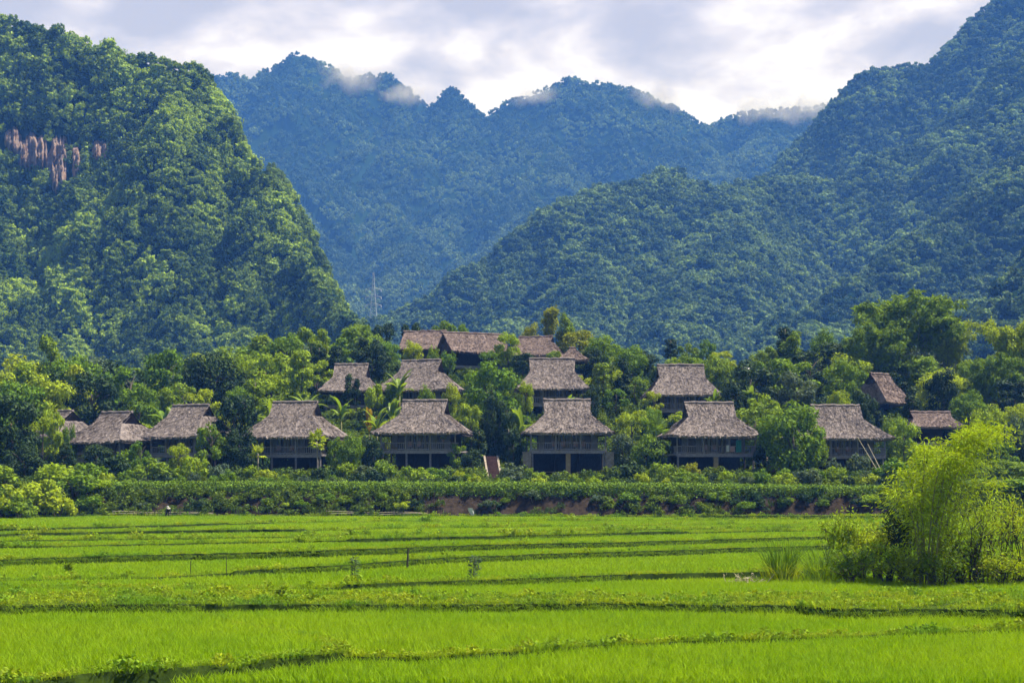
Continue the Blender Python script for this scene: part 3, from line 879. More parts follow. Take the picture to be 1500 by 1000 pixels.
def roof_parts(seed, hw, hd, rise, rw, th, mat, root, dens=1.0, hip=True):
    rng = np.random.default_rng(seed)
    b = MB()
    nt_, nu = 12, 18
    def wx(t): return wxf(t, hw, rw, th) if hip else rw
    def wy(t): return hd * (1 - t) ** 1.04
    def zz(t): return rise * t ** 1.10
    T = np.linspace(0, 1, nt_ + 1)
    def sag(u, t): return -0.10 * (1 - u * u) * (1 - t) * 0 + 0.16 * (u ** 4) * (1 - t)
    def slope_grid(sgn, off):
        v = []
        for t in T:
            for u in np.linspace(-1, 1, nu + 1):
                v.append([u * (wx(t) - off * .3), sgn * (wy(t) - off * .3), zz(t) - off + sag(u, t) + 0.05 * rng.normal()])
        q = []
        for j in range(nt_):
            for i in range(nu):
                a = j * (nu + 1) + i
                f = [a, a + 1, a + nu + 2, a + nu + 1]
                q.append(f if sgn < 0 else f[::-1])
        return np.array(v), np.array(q)
    def hip_grid(sgn, off):
        v = []; tt = np.linspace(0, th, 7)
        for t in tt:
            for u in np.linspace(-1, 1, 11):
                v.append([sgn * (wx(t) - off * .3), u * (wy(t) - off * .3), zz(t) - off + 0.16 * (u ** 4) * (1 - t) + 0.04 * rng.normal()])
        q = []
        for j in range(6):
            for i in range(10):
                a = j * 11 + i
                f = [a, a + 1, a + 12, a + 11]
                q.append(f if sgn > 0 else f[::-1])
        return np.array(v), np.array(q)
    for off in (0, 0.28):
        for s in (-1, 1):
            b.add(*slope_grid(s, off))
            if hip:
                b.add(*hip_grid(s, off))
    # eave edge, closing the thickness
    ring_o = [np.array([u * hw, -hd, sag(u, 0)]) for u in np.linspace(-1, 1, 13)] + [np.array([hw, u * hd, sag(1, 0)]) for u in np.linspace(-1, 1, 9)][1:] + \
             [np.array([u * hw, hd, sag(u, 0)]) for u in np.linspace(1, -1, 13)][1:] + [np.array([-hw, u * hd, sag(1, 0)]) for u in np.linspace(1, -1, 9)][1:-1]
    ring_o = np.array(ring_o)
    if not hip:
        ring_o[:, 0] *= rw / hw
    ring_i = ring_o * np.array([(hw - .1) / hw, (hd - .1) / hd, 1]) - np.array([0, 0, .28])
    n = len(ring_o)
    b.add(np.concatenate([ring_o, ring_i]), np.array([[i, i + n, (i + 1) % n + n, (i + 1) % n] for i in range(n)]))
    # shaggy straw laid over it
    def straw(nn_, fn, fringe=False):
        C, N, S = [], [], []
        for _ in range(nn_):
            u = rng.uniform(-1, 1); t = rng.uniform(0, 1)
            p = fn(u, t); dn = unit(fn(u, max(0, t - .02)) - fn(u, t + .02)); lat = unit(fn(u + .02, t) - fn(u - .02, t))
            nrm = np.cross(lat, dn)
            if nrm[2] < 0: nrm = -nrm
            ax = unit(dn + nrm * rng.uniform(0.02, .28) + lat * rng.normal() * .30)
            C.append(p + nrm * .03 - ax * .1); N.append(ax); S.append(unit(np.cross(ax, nrm) + nrm * rng.normal() * .35))
        C, N, S = map(np.array, (C, N, S))
        b.cards(C, N, S, rng.uniform(.3, .6, len(C)), rng.uniform(.05, .12, len(C)), bend=.04)
    A = hw * hd / 45.0 * dens
    def f_front(u, t):
        t = max(0, min(1, t)); return np.array([u * wx(t), -wy(t), zz(t) + sag(max(-1, min(1, u)), t)])
    def f_back(u, t):
        t = max(0, min(1, t)); return np.array([u * wx(t), wy(t), zz(t) + sag(max(-1, min(1, u)), t)])
    straw(int(3600 * A), f_front)
    straw(int(420 * A), f_back)
    if hip:
        for s in (-1, 1):
            straw(int(1150 * A), lambda u, t: np.array([s * wx(t * th), u * wy(t * th), zz(t * th)]))
    # fringe hanging at the eaves
    k = int(420 * A)
    u = rng.uniform(-1, 1, k); e = rng.integers(0, 4, k)
    ex = hw if hip else rw
    C = np.stack([np.where(e < 2, u * ex, np.where(e == 2, ex, -ex)), np.where(e == 0, -hd, np.where(e == 1, hd, u * hd)), np.full(k, 0.05) + .16 * np.where(e < 2, u ** 4, 1)], -1)
    N = unit(np.stack([np.where(e == 2, .5, np.where(e == 3, -.5, 0)), np.where(e == 0, -.5, np.where(e == 1, .5, 0)), np.full(k, -.8)], -1) + rng.normal(size=(k, 3)) * .25)
    S = unit(np.cross(N, np.array([0.2, .3, 1.0]) + rng.normal(size=(k, 3)) * .2))
    b.cards(C, N, S, rng.uniform(.25, .5, k), rng.uniform(.08, .18, k))
    roof = b.build('roof', mat, root)
    # ridge roll
    rc = MB()
    xs = np.linspace(-rw * 1.05, rw * 1.05, 14)
    rc.tube([[x, 0.05 * rng.normal() * .5, rise + .02 + .05 * rng.normal() * .6] for x in xs], 0.17, 8)
    rcap = rc.build('ridge_cap', mat, roof)
    # gable ends set back under the verge
    if hip:
        for s in (-1, 1):
            g = MB(); xg = s * (rw - .30)
            pts = [[xg, -wy(th) * .98, zz(th) - .15], [xg, wy(th) * .98, zz(th) - .15]] 
            v = []
            for t in np.linspace(th, 1, 6):
                v.append([xg, -wy(t) * .97, zz(t) - .12]); v.append([xg, wy(t) * .97, zz(t) - .12])
            v = np.array(v); v2 = v - np.array([s * .12, 0, 0])
            q = [[2 * i, 2 * i + 1, 2 * i + 3, 2 * i + 2] for i in range(5)]
            g.add(v, np.array(q)); g.add(v2, np.array(q))
            g.build('gable', M['gable'], root).location = (0, 0, 0)
            # hip top runs in under the gable
            hb = MB()
            hb.add([[s * rw, -wy(th), zz(th)], [s * rw, wy(th), zz(th)], [xg - s * .15, wy(th), zz(th) + .1], [xg - s * .15, -wy(th), zz(th) + .1]], np.array([[0, 1, 2, 3]]))
    else:
        for s in (-1, 1):
            g = MB(); xg = s * (rw - .55)
            v = np.array([[xg, -hd * .93, -.1], [xg, hd * .93, -.1], [xg, 0, rise - .15]])
            g.add(np.concatenate([v, v - np.array([s * .12, 0, 0])]), [[0, 1, 2], [3, 5, 4], [0, 3, 4, 1], [1, 4, 5, 2], [2, 5, 3, 0]])
            g.build('gable', M['gable'], root)
    return roof

def hut(name, label, cat, cx, d, eave_py, w_px, ridge_py, ridge_px, yaw=0.0, hd=4.5, th=0.5, floor_h=1.95, mat='thatch', ref=None,
        plinth=False, pillar=False, seed=0, dens=1.0, hip=True, facade=True, group='thatched stilt huts of the village', rect=None, pad_down=26):
    th = th + 0.13 if hip else th
    fy = d - hd                                   # front eave
    ez = CAMH + (HORIZ - eave_py) / F * fy + 0.12
    rise = CAMH + (HORIZ - ridge_py) / F * d - ez - 0.15
    hw = w_px / 2 / F * (d - hd * .4)
    rw = ridge_px / 2 / F * d
    x = px2x(cx, d - 1.0)
    gz = TZ(cx, fy + 1.2)
    fz = ez - floor_h
    gz = min(gz, fz - 1.2)
    root = thing(name, label, cat, (x, d, gz), R(yaw), group)
    rootz = gz
    e = ez - gz; fl = fz - gz
    roof = roof_parts(seed, hw, hd, rise, rw, th, M[mat], root, dens, hip)
    for ch in root.children:
        ch.location.z = e
    rng = random.Random(seed)
    bw, bd = (hw - 0.75), (hd - 0.7)
    # floor deck
    b = MB(); b.box((0, 0, fl - .11), (bw, bd, .11)); b.box((0, -bd + .02, fl - .30), (bw - .1, .07, .09)); b.box((0, bd - .02, fl - .30), (bw - .1, .07, .09))
    b.build('deck', M['rail'], root)
    # stilts
    for ix in range(4):
        for iy, yy in enumerate((-bd + .35, 0.6, bd - .4)):
            xx = -bw + .3 + ix * (2 * bw - .6) / 3
            if pillar and iy == 0 and ix in (1, 2):
                continue
            p = MB(); p.tube([[xx, yy, -1.6], [xx, yy, fl - .2]], [.13, .12], 8)
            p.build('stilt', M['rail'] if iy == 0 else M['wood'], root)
    if pillar:
        p = MB(); p.box((0.0, -bd + .4, (fl - .22 - .6) / 2 - 0.02), (.26, .22, (fl - .22 + .6) / 2)); p.box((0, -bd + .4, fl - .26), (.34, .28, .035))
        p.build('pillar', M['tan'], root)
    if not facade:
        b = MB()
        b.box((0, 1.0, (fl + e) / 2 + .4), (bw - 1.0, bd - 1.6, (e - fl) / 2 + .35))
        b.build('wall', M['wood'], root)
    else:
        # walls with gaps between panels, the doorways closed by dark slabs
        wy_ = -bd + 1.7; ww = bw - 1.0; top = e + .75
        b = MB()
        b.box((0, bd - .35, (fl + top) / 2), (ww, .07, (top - fl) / 2))
        for s in (-1, 1):
            b.box((s * ww, (wy_ + bd - .35) / 2, (fl + top) / 2), (.07, (bd - .35 - wy_) / 2, (top - fl) / 2))
        b.box((0, wy_, e + .42), (ww, .06, .42))
        b.build('wall', M['wood'], root)
        segs = [('panel', .62), ('door', .95), ('panel', .5), ('window', 1.15), ('panel', .28), ('window', 1.15), ('panel', .5), ('door', .95), ('panel', .62)]
        tot = sum(a for _, a in segs); kx = 2 * ww / tot; xx = -ww
        for sname, a in segs:
            a *= kx; c = xx + a / 2; h2 = e - fl
            if sname == 'panel':
                q = MB(); q.box((c, wy_ - .01, fl + h2 / 2), (a / 2, .05, h2 / 2))
                nb = max(2, int(a / .16))
                for i in range(nb):
                    q.box((c - a / 2 + (i + .5) * a / nb, wy_ - .07, fl + h2 / 2), (.012, .012, h2 / 2 - .02))
                q.build('wall_panel', M['panel'], root)
            elif sname == 'door':
                q = MB(); q.box((c, wy_ + .08, fl + h2 * .46), (a / 2 - .06, .03, h2 * .46)); dd = q.build('door', M['dark_glass'], root)  # near-black slab in the doorway stands in for the unlit inside
                q = MB()
                for s in (-1, 1): q.box((c + s * (a / 2 - .035), wy_ - .02, fl + h2 * .47), (.035, .07, h2 * .47))
                q.box((c, wy_ - .02, fl + h2 * .97), (a / 2, .07, h2 * .03))
                q.build('frame', M['rail'], dd)
            else:
                q = MB(); q.box((c, wy_ + .10, fl + h2 * .5), (a / 2 - .04, .02, h2 * .5)); dd = q.build('window', M['dark_glass'], root)
                q = MB()
                for i in range(4): q.box((c - a / 2 + .04 + i * (a - .08) / 3, wy_ - .02, fl + h2 / 2), (.03, .06, h2 / 2))
                q.box((c, wy_ - .02, fl + .35), (a / 2 - .05, .05, .03))
                q.build('frame', M['rail'], dd)
                for i in range(2):
                    cc = MB(); n = 9; cw = a * .22; x0 = c - a * .34 + i * a * .45
                    v = []
                    for j in range(n):
                        u = j / (n - 1); v.append([x0 + u * cw, wy_ + .05 + .02 * math.sin(u * 20), fl + .1]); v.append([x0 + u * cw, wy_ + .05 + .02 * math.sin(u * 20), fl + h2 * .95])
                    v = np.array(v); v = np.concatenate([v, v + np.array([0, .012, 0])])
                    f = [[2 * j, 2 * j + 2, 2 * j + 3, 2 * j + 1] for j in range(n - 1)] + [[2 * n + 2 * j, 2 * n + 2 * j + 1, 2 * n + 2 * j + 3, 2 * n + 2 * j + 2] for j in range(n - 1)]
                    cc.add(v, np.array(f)); cc.build('curtain', M['curtain'], dd)
            xx += a
        # veranda posts and railing
        for ix in range(4):
            px_ = -bw + .15 + ix * (2 * bw - .3) / 3
            p = MB(); p.tube([[px_, -bd + .1, fl], [px_, -bd + .1, e + .55]], .085, 8); p.build('veranda_post', M['rail'], root)
        rl = MB()
        for zq in (.10, .82):
            rl.box((0, -bd + .1, fl + zq), (bw - .05, .04, .045))
            for s in (-1, 1): rl.box((s * (bw - .12), -bd + 1.0, fl + zq), (.04, .9, .045))
        nb = int(2 * bw / .24)
        for i in range(nb):
            rl.box((-bw + .12 + i * (2 * bw - .24) / (nb - 1), -bd + .1, fl + .46), (.025, .02, .34))
        for s in (-1, 1):
            for i in range(7): rl.box((s * (bw - .12), -bd + .25 + i * .24, fl + .46), (.02, .025, .34))
        rl.build('railing', M['rail'], root)
    # dark wall added behind the stilts so the underfloor reads as shade
    b = MB(); b.box((0, bd - .6, fl / 2 - .6), (bw - .2, .15, fl / 2 + .36)); b.build('dark_backing', M['wood'], root)
    if plinth:
        q = MB()
        zt = 0.28
        q.box((0, -bd - .05, zt - .75), (bw - .05, .35, .75))
        for s in (-1, 1):
            q.box((s * bw * .55, -bd - .41, zt - .30), (.25, .012, .22), 1)  # thin dark boxes on the stone, painted shade in place of holes
        q.build('plinth', [M['stone'], M['dark_glass']], root)
        for s in (-1, 1):
            p = MB(); p.box((s * (bw + .30), -bd + .5, fl / 2 - .9), (.48, .55, fl / 2 + .62)); p.box((s * (bw + .30), -bd + .5, fl - .24), (.54, .61, .05))
            p.build('pier', M['stone'], root)
    L_, R_ = cx - w_px / 2, cx + w_px / 2
    HOUSES.append(dict(px=cx, d=d, rect=rect or (L_ + 4, ridge_py, R_ - 4, eave_py + pad_down), ref=ref or label, fz=fz, x=x, root=root, bw=bw, bd=bd, hd=hd, yaw=yaw))
    return root

N1 = 'thatched_hut'
hut(N1, 'leftmost front row thatched hut, dark gable turned to the right', 'hut', 168, 168, 648, 124, 602, 58, -30, 4.4, .5, ref='leftmost front row hut', seed=1, pad_down=4, mat='thatch')
hut(N1, 'front row hut second from the left, roof slanting up to the right', 'hut', 277, 167, 641, 98, 592, 60, -22, 4.4, .55, ref='second front row hut from the left', seed=2, pad_down=22, rect=(222, 592, 322, 665))
hut(N1, 'front row hut third from the left with dark right gable, papaya trees before it', 'hut', 431, 165, 641, 138, 587, 66, -13, 4.6, .5, ref='third front row hut from the left', seed=3, pad_down=24)
hut(N1, 'front row hut left of the brick stairs, yellow plant on its veranda', 'hut', 622, 165, 635, 133, 585, 64, -9, 4.6, .48, ref='hut left of the brick stairs', seed=4)
hut(N1, 'front row hut with stone piers on both sides and a tan pillar below', 'hut', 831, 165, 635, 131, 584, 66, 0, 4.6, .46, ref='hut with stone piers', plinth=True, pillar=True, seed=5, pad_down=66)
hut(N1, 'front row hut with teal cloth on its veranda and a tan pillar below', 'hut', 1040, 165, 640, 138, 588, 70, 5, 4.6, .46, ref='hut with teal cloth', pillar=True, seed=6, pad_down=56)
hut(N1, 'rightmost front row hut, half hidden behind the round dark tree', 'hut', 1226, 166, 643, 142, 592, 70, 3, 4.6, .48, ref='rightmost front row hut', seed=7, rect=(1206, 592, 1292, 668))
hut(N1, 'leftmost hut of the second row, dark slim tree before its roof', 'hut', 514, 196, 573, 84, 532, 48, -4, 4.2, .42, ref='leftmost second row hut', seed=8, facade=False, rect=(476, 532, 552, 572), pad_down=4)
hut(N1, 'second row hut with right gable showing above a round shrub', 'hut', 617, 190, 572, 114, 526, 58, -16, 4.6, .5, ref='second row hut left of the big middle tree', seed=9, rect=(560, 526, 670, 576), pad_down=8)
hut(N1, 'second row hut right of the big middle tree, spiky plant before it', 'hut', 809, 190, 570, 107, 524, 64, 0, 4.5, .48, ref='second row hut right of the big middle tree', seed=10, pad_down=14)
hut(N1, 'rightmost hut of the second row, above the hut with teal cloth', 'hut', 998, 190, 579, 106, 533, 66, 2, 4.5, .48, ref='rightmost second row hut', seed=11, pad_down=16)
hut('longhouse', 'long gabled hall on the hilltop, open gable facing left', 'longhouse', 692, 214, 517, 112, 487, 92, 21, 4.4, .5, ref='hilltop longhouse', seed=12, hip=False, mat='thatch_old', facade=False, group='hilltop halls', rect=(634, 487, 742, 522), pad_down=4)
hut('longhouse', 'hilltop hall partly hidden behind the left end of the longhouse', 'longhouse', 622, 224, 512, 70, 484, 62, -8, 4.4, .5, ref='hall behind the longhouse', seed=13, hip=False, mat='thatch_old', facade=False, group='hilltop halls', rect=(592, 484, 645, 510), pad_down=2)
hut('longhouse', 'hilltop hall with roof falling away to the right, behind a bushy tree', 'longhouse', 785, 216, 521, 84, 492, 50, -18, 4.4, .6, ref='right hilltop hall', seed=14, mat='thatch_old', facade=False, group='hilltop halls', rect=(762, 492, 815, 520), pad_down=2)
hut(N1, 'small hut peeping out right of the hilltop halls', 'hut', 839, 206, 528, 44, 508, 8, 0, 2.6, .8, ref='small hilltop hut', seed=15, mat='thatch_old', facade=False, rect=(820, 508, 858, 527), pad_down=0)
hut(N1, 'hut under the giant bamboo, roof slanting down to the right', 'hut', 1291, 196, 591, 60, 546, 36, 32, 4.0, .55, ref='hut under the giant bamboo', seed=16, mat='thatch_old', facade=False, rect=(1268, 546, 1322, 592), pad_down=2)
hut(N1, 'hut with only its ridge showing behind the lime green bamboo', 'hut', 1366, 180, 626, 78, 602, 56, 0, 3.2, .5, ref='hut behind the lime bamboo', seed=17, mat='thatch_old', facade=False, rect=(1340, 602, 1395, 618), pad_down=0)
hut(N1, 'hut at the far left of the village, mostly hidden by bushes', 'hut', 92, 176, 640, 64, 600, 34, -35, 4.0, .5, ref='hut at the far left', seed=18, mat='thatch', facade=False, rect=(74, 602, 110, 636), pad_down=0)

def white_house():
    px, d = 1090, 222
    z = CAMH + (HORIZ - 541) / F * d
    r = thing('white_house', 'small white walled house peeping out of the trees on the ridge', 'house', (px2x(px, d), d, z - 2.2), R(10)); r.scale = (.5, .6, .7); r.location.z += .7
    b = MB(); b.box((0, 0, 1.1), (1.4, 1.6, 1.1)); b.build('wall', M['plaster'], r)
    b = MB(); b.add([[-1.7, -1.9, 2.15], [1.7, -1.9, 2.15], [1.7, 1.9, 2.15], [-1.7, 1.9, 2.15], [-1.2, 0, 2.75], [1.2, 0, 2.75]], [[0, 1, 5, 4], [2, 3, 4, 5], [1, 2, 5], [3, 0, 4], [0, 3, 2, 1]])
    b.build('roof', M['plaster'], r)
    b = MB(); b.box((.3, -1.62, 1.2), (.35, .03, .4)); b.build('window', M['dark_glass'], r)
white_house()

# brick stairs up from the hedge
def stairs(px0, py0, d0, px1, py1, d1, n, w, label):
    p0, p1 = P(px0, py0, d0), P(px1, py1, d1)
    r = thing('brick_stairs', label, 'stairs', tuple(p0))
    b = MB(); dl = p1 - p0; rz = math.atan2(-dl[0], dl[1])
    for i in range(n):
        q = dl * (i + .5) / n
        b.box((q[0], q[1], dl[2] * (i + 1) / n - .55), (w / 2, abs(dl[1]) / n / 2 + .02, .55), 0, rz)
    b.build('flight', M['brick'], r)
    for s in (-1, 1):
        b = MB(); o = np.array([s * (w / 2 + .16), 0, 0])
        v = []
        for q in (0, 1):
            for dz in (-.9, .10):
                for dx in (-.11, .11):
                    v.append(dl * q + o + np.array([dx, 0, dz]))
        b.add(np.array(v), np.array([[0, 1, 3, 2], [4, 6, 7, 5], [0, 4, 5, 1], [2, 3, 7, 6], [0, 2, 6, 4], [1, 5, 7, 3]]))
        b.build('side_wall', M['stone'], r)
stairs(725, 702, 156.5, 719, 668, 162, 13, 1.15, 'narrow brick stairs climbing between the yellow-plant hut and the stone-pier hut')
stairs(1139, 698, 157, 1132, 668, 162, 12, 1.1, 'narrow stone stairs beside the round dark tree on its left')

# ---------------------------------------------------------------- plants: prototypes
def trunk_mb(seed, h, r0, r1, limbs=4, spread=1.6, zfork=0.55, lean=.15):
    rng = np.random.default_rng(seed); b = MB()
    lx, ly = rng.normal(size=2) * lean
    pts = [[lx * q * q * h * .3 + .05 * rng.normal(), ly * q * q * h * .3 + .05 * rng.normal(), -0.6 + (h + .6) * q] for q in np.linspace(0, 1, 6)]
    b.tube(pts, np.linspace(r0, r1, 6), 7)
    for k in range(limbs):
        q = rng.uniform(zfork, .95); a = rng.uniform(0, 6.28)
        p = np.array(pts[0]) * (1 - q) + np.array(pts[-1]) * q
        e = np.array([math.cos(a) * spread, math.sin(a) * spread, spread * rng.uniform(.5, 1.1)]) * rng.uniform(.6, 1.1)
        b.tube([p, p + e * .5 + np.array([0, 0, .12 * spread]), p + e], [r1 * .9, r1 * .6, r1 * .25], 5)
    return b

KINDS = {}
def kind(key, phrase, cat, name, H, Wd, parts):
    """parts: list of (child name, mesh, 'leaf' or fixed)"""
    KINDS.setdefault(key, []).append(dict(phrase=phrase, cat=cat, name=name, H=H, W=Wd, parts=parts))

for i in range(3):      # round broadleaf
    c = crown_mb(300 + i, 2.7, 2.7, 34, 3400, .36, .21, .95, z0=1.1, low=-.8)
    kind('round', 'round leafy tree', 'tree', 'leafy_tree', 6.9, 6.4, [('trunk', trunk_mb(310 + i, 4.6, .2, .1, 6, 1.8).mesh('trunk', M['bark'], True), 0), ('crown', c.mesh('crown', M['mid']), 1)])
for i in range(2):      # dense low domed tree
    c = crown_mb(320 + i, 2.8, 2.6, 50, 6000, .34, .17, .85, z0=.4, low=-.9, droop=.5)
    kind('dense', 'dense domed tree', 'tree', 'domed_tree', 6.0, 6.6, [('trunk', trunk_mb(325 + i, 3.4, .2, .12, 6, 1.7).mesh('trunk', M['bark'], True), 0), ('crown', c.mesh('crown', M['mid']), 1)])
for i in range(2):      # slim column / cone
    c = crown_mb(330 + i, 1.5, 3.5, 30, 2300, .34, .18, .62, z0=.8, low=-.9, profile=lambda t: 1.15 - .75 * t)
    kind('slim', 'slim upright tree', 'tree', 'slim_tree', 8.4, 3.6, [('trunk', trunk_mb(335 + i, 6.4, .15, .05, 4, .8, .4).mesh('trunk', M['bark'], True), 0), ('crown', c.mesh('crown', M['mid']), 1)])
for i in range(2):      # ragged tree of separate leaf heads
    c = crown_mb(340 + i, 2.6, 2.6, 21, 2500, .44, .22, .85, z0=1.5, spread=(.7, 1.08), flat=.65, low=-.7)
    kind('ragged', 'open ragged tree', 'tree', 'ragged_tree', 7.4, 6.4, [('trunk', trunk_mb(345 + i, 5.2, .16, .07, 8, 2.0, .4).mesh('trunk', M['bark'], True), 0), ('crown', c.mesh('crown', M['mid']), 1)])
for i in range(3):      # shrub
    c = crown_mb(350 + i, .95, .72, 16, 900, .22, .13, .40, z0=0.0, low=-.6)
    s = MB(); rr_ = np.random.default_rng(i)
    for k_ in range(5):
        a = rr_.uniform(0, 6.28); s.tube([[0, 0, -.3], [.2 * math.cos(a), .2 * math.sin(a), .4], [.5 * math.cos(a), .5 * math.sin(a), 1.0]], [.035, .025, .01], 5)
    kind('shrub', 'rounded shrub', 'shrub', 'shrub', 1.65, 2.4, [('stems', s.mesh('stems', M['bark']), 0), ('foliage', c.mesh('foliage', M['mid']), 1)])

def leaf_blade(b, base, a, tilt, L, W, seg=7, droop=.9):
    """one broad arching leaf with a folded midrib"""
    d0 = np.array([math.cos(a), math.sin(a), 0]); up = np.array([0, 0, 1.0]); s = np.array([-math.sin(a), math.cos(a), 0])
    v = []; p = np.array(base, float); th = tilt
    for j in range(seg + 1):
        q = j / seg
        w = W / 2 * math.sin(math.pi * min(1, .08 + q * .92)) ** .7 * (1 if q > .12 else .25)
        v += [p - s * w + up * w * .3, p, p + s * w + up * w * .3]
        dr = d0 * math.cos(th) + up * math.sin(th); p = p + dr * L / seg; th -= droop * 1.5 / seg
    f = []
    for j in range(seg):
        a_ = 3 * j; f += [[a_, a_ + 1, a_ + 4, a_ + 3], [a_ + 1, a_ + 2, a_ + 5, a_ + 4]]
    b.add(np.array(v), np.array(f))

for i in range(2):      # banana
    rng = np.random.default_rng(360 + i); c = MB()
    for k_ in range(11):
        leaf_blade(c, [0, 0, 2.0 + .05 * k_], rng.uniform(0, 6.28), R(rng.uniform(35, 85)), rng.uniform(1.8, 2.7), rng.uniform(.5, .72), droop=rng.uniform(.5, 1.3))
    s = MB(); s.tube([[0, 0, -.5], [0, 0, 1.0], [.03, 0, 2.3]], [.16, .13, .08], 8)
    kind('banana', 'broad leaved banana plant', 'banana plant', 'banana_plant', 4.4, 4.0, [('stem', s.mesh('stem', M['culm'], True), 0), ('leaves', c.mesh('leaves', M['banana']), 1)])
for i in range(1):      # fan palm
    rng = np.random.default_rng(370 + i); c = MB()
    for k_ in range(22):
        a = rng.uniform(0, 6.28); el = R(rng.uniform(-25, 75)); Ls = rng.uniform(.9, 1.3)
        d0 = np.array([math.cos(a) * math.cos(el), math.sin(a) * math.cos(el), math.sin(el)]); hub = np.array([0, 0, 2.4]) + d0 * Ls
        c.tube([[0, 0, 2.3], (np.array([0, 0, 2.38]) + d0 * Ls * .5), hub], .02, 4)
        s = unit(np.cross(d0, [0, 0, 1.0])); u = np.cross(s, d0)
        n = 15; ang = np.linspace(-2.0, 2.0, n)
        N = unit(np.cos(ang)[:, None] * d0 + np.sin(ang)[:, None] * s - np.array([0, 0, .25]))
        c.cards(np.repeat(hub[None], n, 0), N, unit(np.cross(N, u)), .85, .09, bend=.05)
    s = MB(); s.tube([[0, 0, -.5], [.04, 0, 1.2], [0, 0, 2.4]], [.15, .12, .12], 8)
    kind('palm', 'fan leaved palm', 'palm', 'fan_palm', 4.2, 4.0, [('trunk', s.mesh('trunk', M['bark'], True), 0), ('fronds', c.mesh('fronds', M['banana']), 1)])
for i in range(2):      # papaya
    rng = np.random.default_rng(380 + i); c = MB()
    for k_ in range(26):
        a = rng.uniform(0, 6.28); el = R(rng.uniform(-20, 65)); Ls = rng.uniform(.5, .85)
        d0 = np.array([math.cos(a) * math.cos(el), math.sin(a) * math.cos(el), math.sin(el)]); hub = np.array([0, 0, 2.6]) + d0 * Ls
        n = 8; ang = np.linspace(-2.2, 2.2, n); s = unit(np.cross(d0, [0, 0, 1.0]))
        N = unit(np.cos(ang)[:, None] * d0 + np.sin(ang)[:, None] * s - np.array([0, 0, .4]))
        c.cards(np.repeat(hub[None], n, 0), N, unit(np.cross(N, np.cross(s, d0))), .42, .15, bend=.05)
    s = MB(); s.tube([[0, 0, -.5], [.06, .02, 1.3], [0, 0, 2.7]], [.09, .07, .05], 7)
    kind('papaya', 'slender papaya tree', 'papaya tree', 'papaya_tree', 3.7, 2.6, [('trunk', s.mesh('trunk', M['pole'], True), 0), ('crown', c.mesh('crown', M['light']), 1)])

def bamboo_mb(seed, nculm, h, reach, leafn, L, W, r=.04, base=.5, plume=.35):
    rng = np.random.default_rng(seed); c = MB(); lf = MB()
    C, N, S = [], [], []
    for k_ in range(nculm):
        a = rng.uniform(0, 6.28); rb = base * math.sqrt(rng.uniform()); hh = h * rng.uniform(.65, 1.0); re = reach * rng.uniform(.15, 1.0)
        q = np.linspace(0, 1, 10)
        pts = np.stack([math.cos(a) * (rb + re * q ** 2.3), math.sin(a) * (rb + re * q ** 2.3), -.4 + (hh + .4) * np.sin(q * 1.75) / math.sin(min(1.75, 1.5708))], -1)
        pts[:, 2] = -.4 + (hh + .4) * (np.sin(np.minimum(q * 1.72, 3)))
        c.tube(pts, np.linspace(r, r * .2, 10), 5)
        nc_ = 7; m = leafn // (nculm * nc_)
        for t in rng.uniform(.42, 1.0, nc_):
            i0 = min(int(t * 9), 8); fr = t * 9 - i0
            c0 = pts[i0] * (1 - fr) + pts[i0 + 1] * fr + rng.normal(size=3) * plume * .5
            cr = plume * 1.75 * (1.25 - .55 * t) * rng.uniform(.7, 1.2)
            dirs = sph(rng, m); p = c0 + dirs * cr * rng.uniform(.45, 1.05, (m, 1)) * np.array([1, 1, .9])
            p[:, 2] -= .25 * cr
            nr = unit(dirs + rng.normal(size=dirs.shape) * .45 + np.array([0, 0, .25]))
            ax = unit(np.cross(nr, sph(rng, m)) + np.array([0, 0, -.5]) + dirs * .3)
            C.append(p); N.append(ax); S.append(unit(np.cross(nr, ax)))
    C, N, S = map(np.concatenate, (C, N, S))
    s = rng.uniform(.7, 1.3, len(C))
    lf.cards(C, N, S, L * s, W * s, bend=.05)
    return c, lf
for i in range(2):      # bamboo clumps
    c, lf = bamboo_mb(390 + i, 30, 9.5, 4.6, 16500, .46, .15, base=1.3, plume=.44)
    kind('bamboo', 'arching bamboo clump', 'bamboo', 'bamboo_clump', 10.2, 11.0, [('culms', c.mesh('culms', M['culm'], True), 0), ('foliage', lf.mesh('foliage', M['mid']), 1)])
for i in range(2):      # single plume of bamboo
    c, lf = bamboo_mb(395 + i, 5, 8.5, .9, 2600, .42, .15, base=.25, plume=.40)
    kind('plume', 'tall bamboo plume', 'bamboo', 'bamboo_plume', 9.0, 3.0, [('culms', c.mesh('culms', M['culm'], True), 0), ('foliage', lf.mesh('foliage', M['mid']), 1)])

PLANTS = []
TINTW = dict(light='light green', mid='mid green', dark='dark green', grey='grey green', gold='golden', lime='lime green', banana='pale green', orange='orange')
rngP = random.Random(77)
def plant(key, px, d, top, w=None, tint='mid', label=None, group=None, z=None):
    kd = rngP.choice(KINDS[key])
    x = px2x(px, d)
    if z is None:
        z = TZ(px, d)
    zt = CAMH + (HORIZ - top) / F * d
    h = max(0.4, zt - z)
    sz = h / kd['H']
    sx = (w / F * d) / kd['W'] if w else sz
    root = thing(kd['name'], label, kd['cat'], (x, d, z), rngP.uniform(0, 6.28), group)
    root.scale = (sx, sx, sz)
    for nm, me, leaf in kd['parts']:
        o = link(nm, me, root)
        if leaf and KINDS:
            o.material_slots[0].link = 'OBJECT'
            o.material_slots[0].material = M[tint]
    PLANTS.append(dict(root=root, px=px, d=d, top=top, h=h, phrase=TINTW[tint] + ' ' + kd['phrase'], label=label, cat=kd['cat'], key=key, w=w or sx * kd['W'] * F / d))
    return root

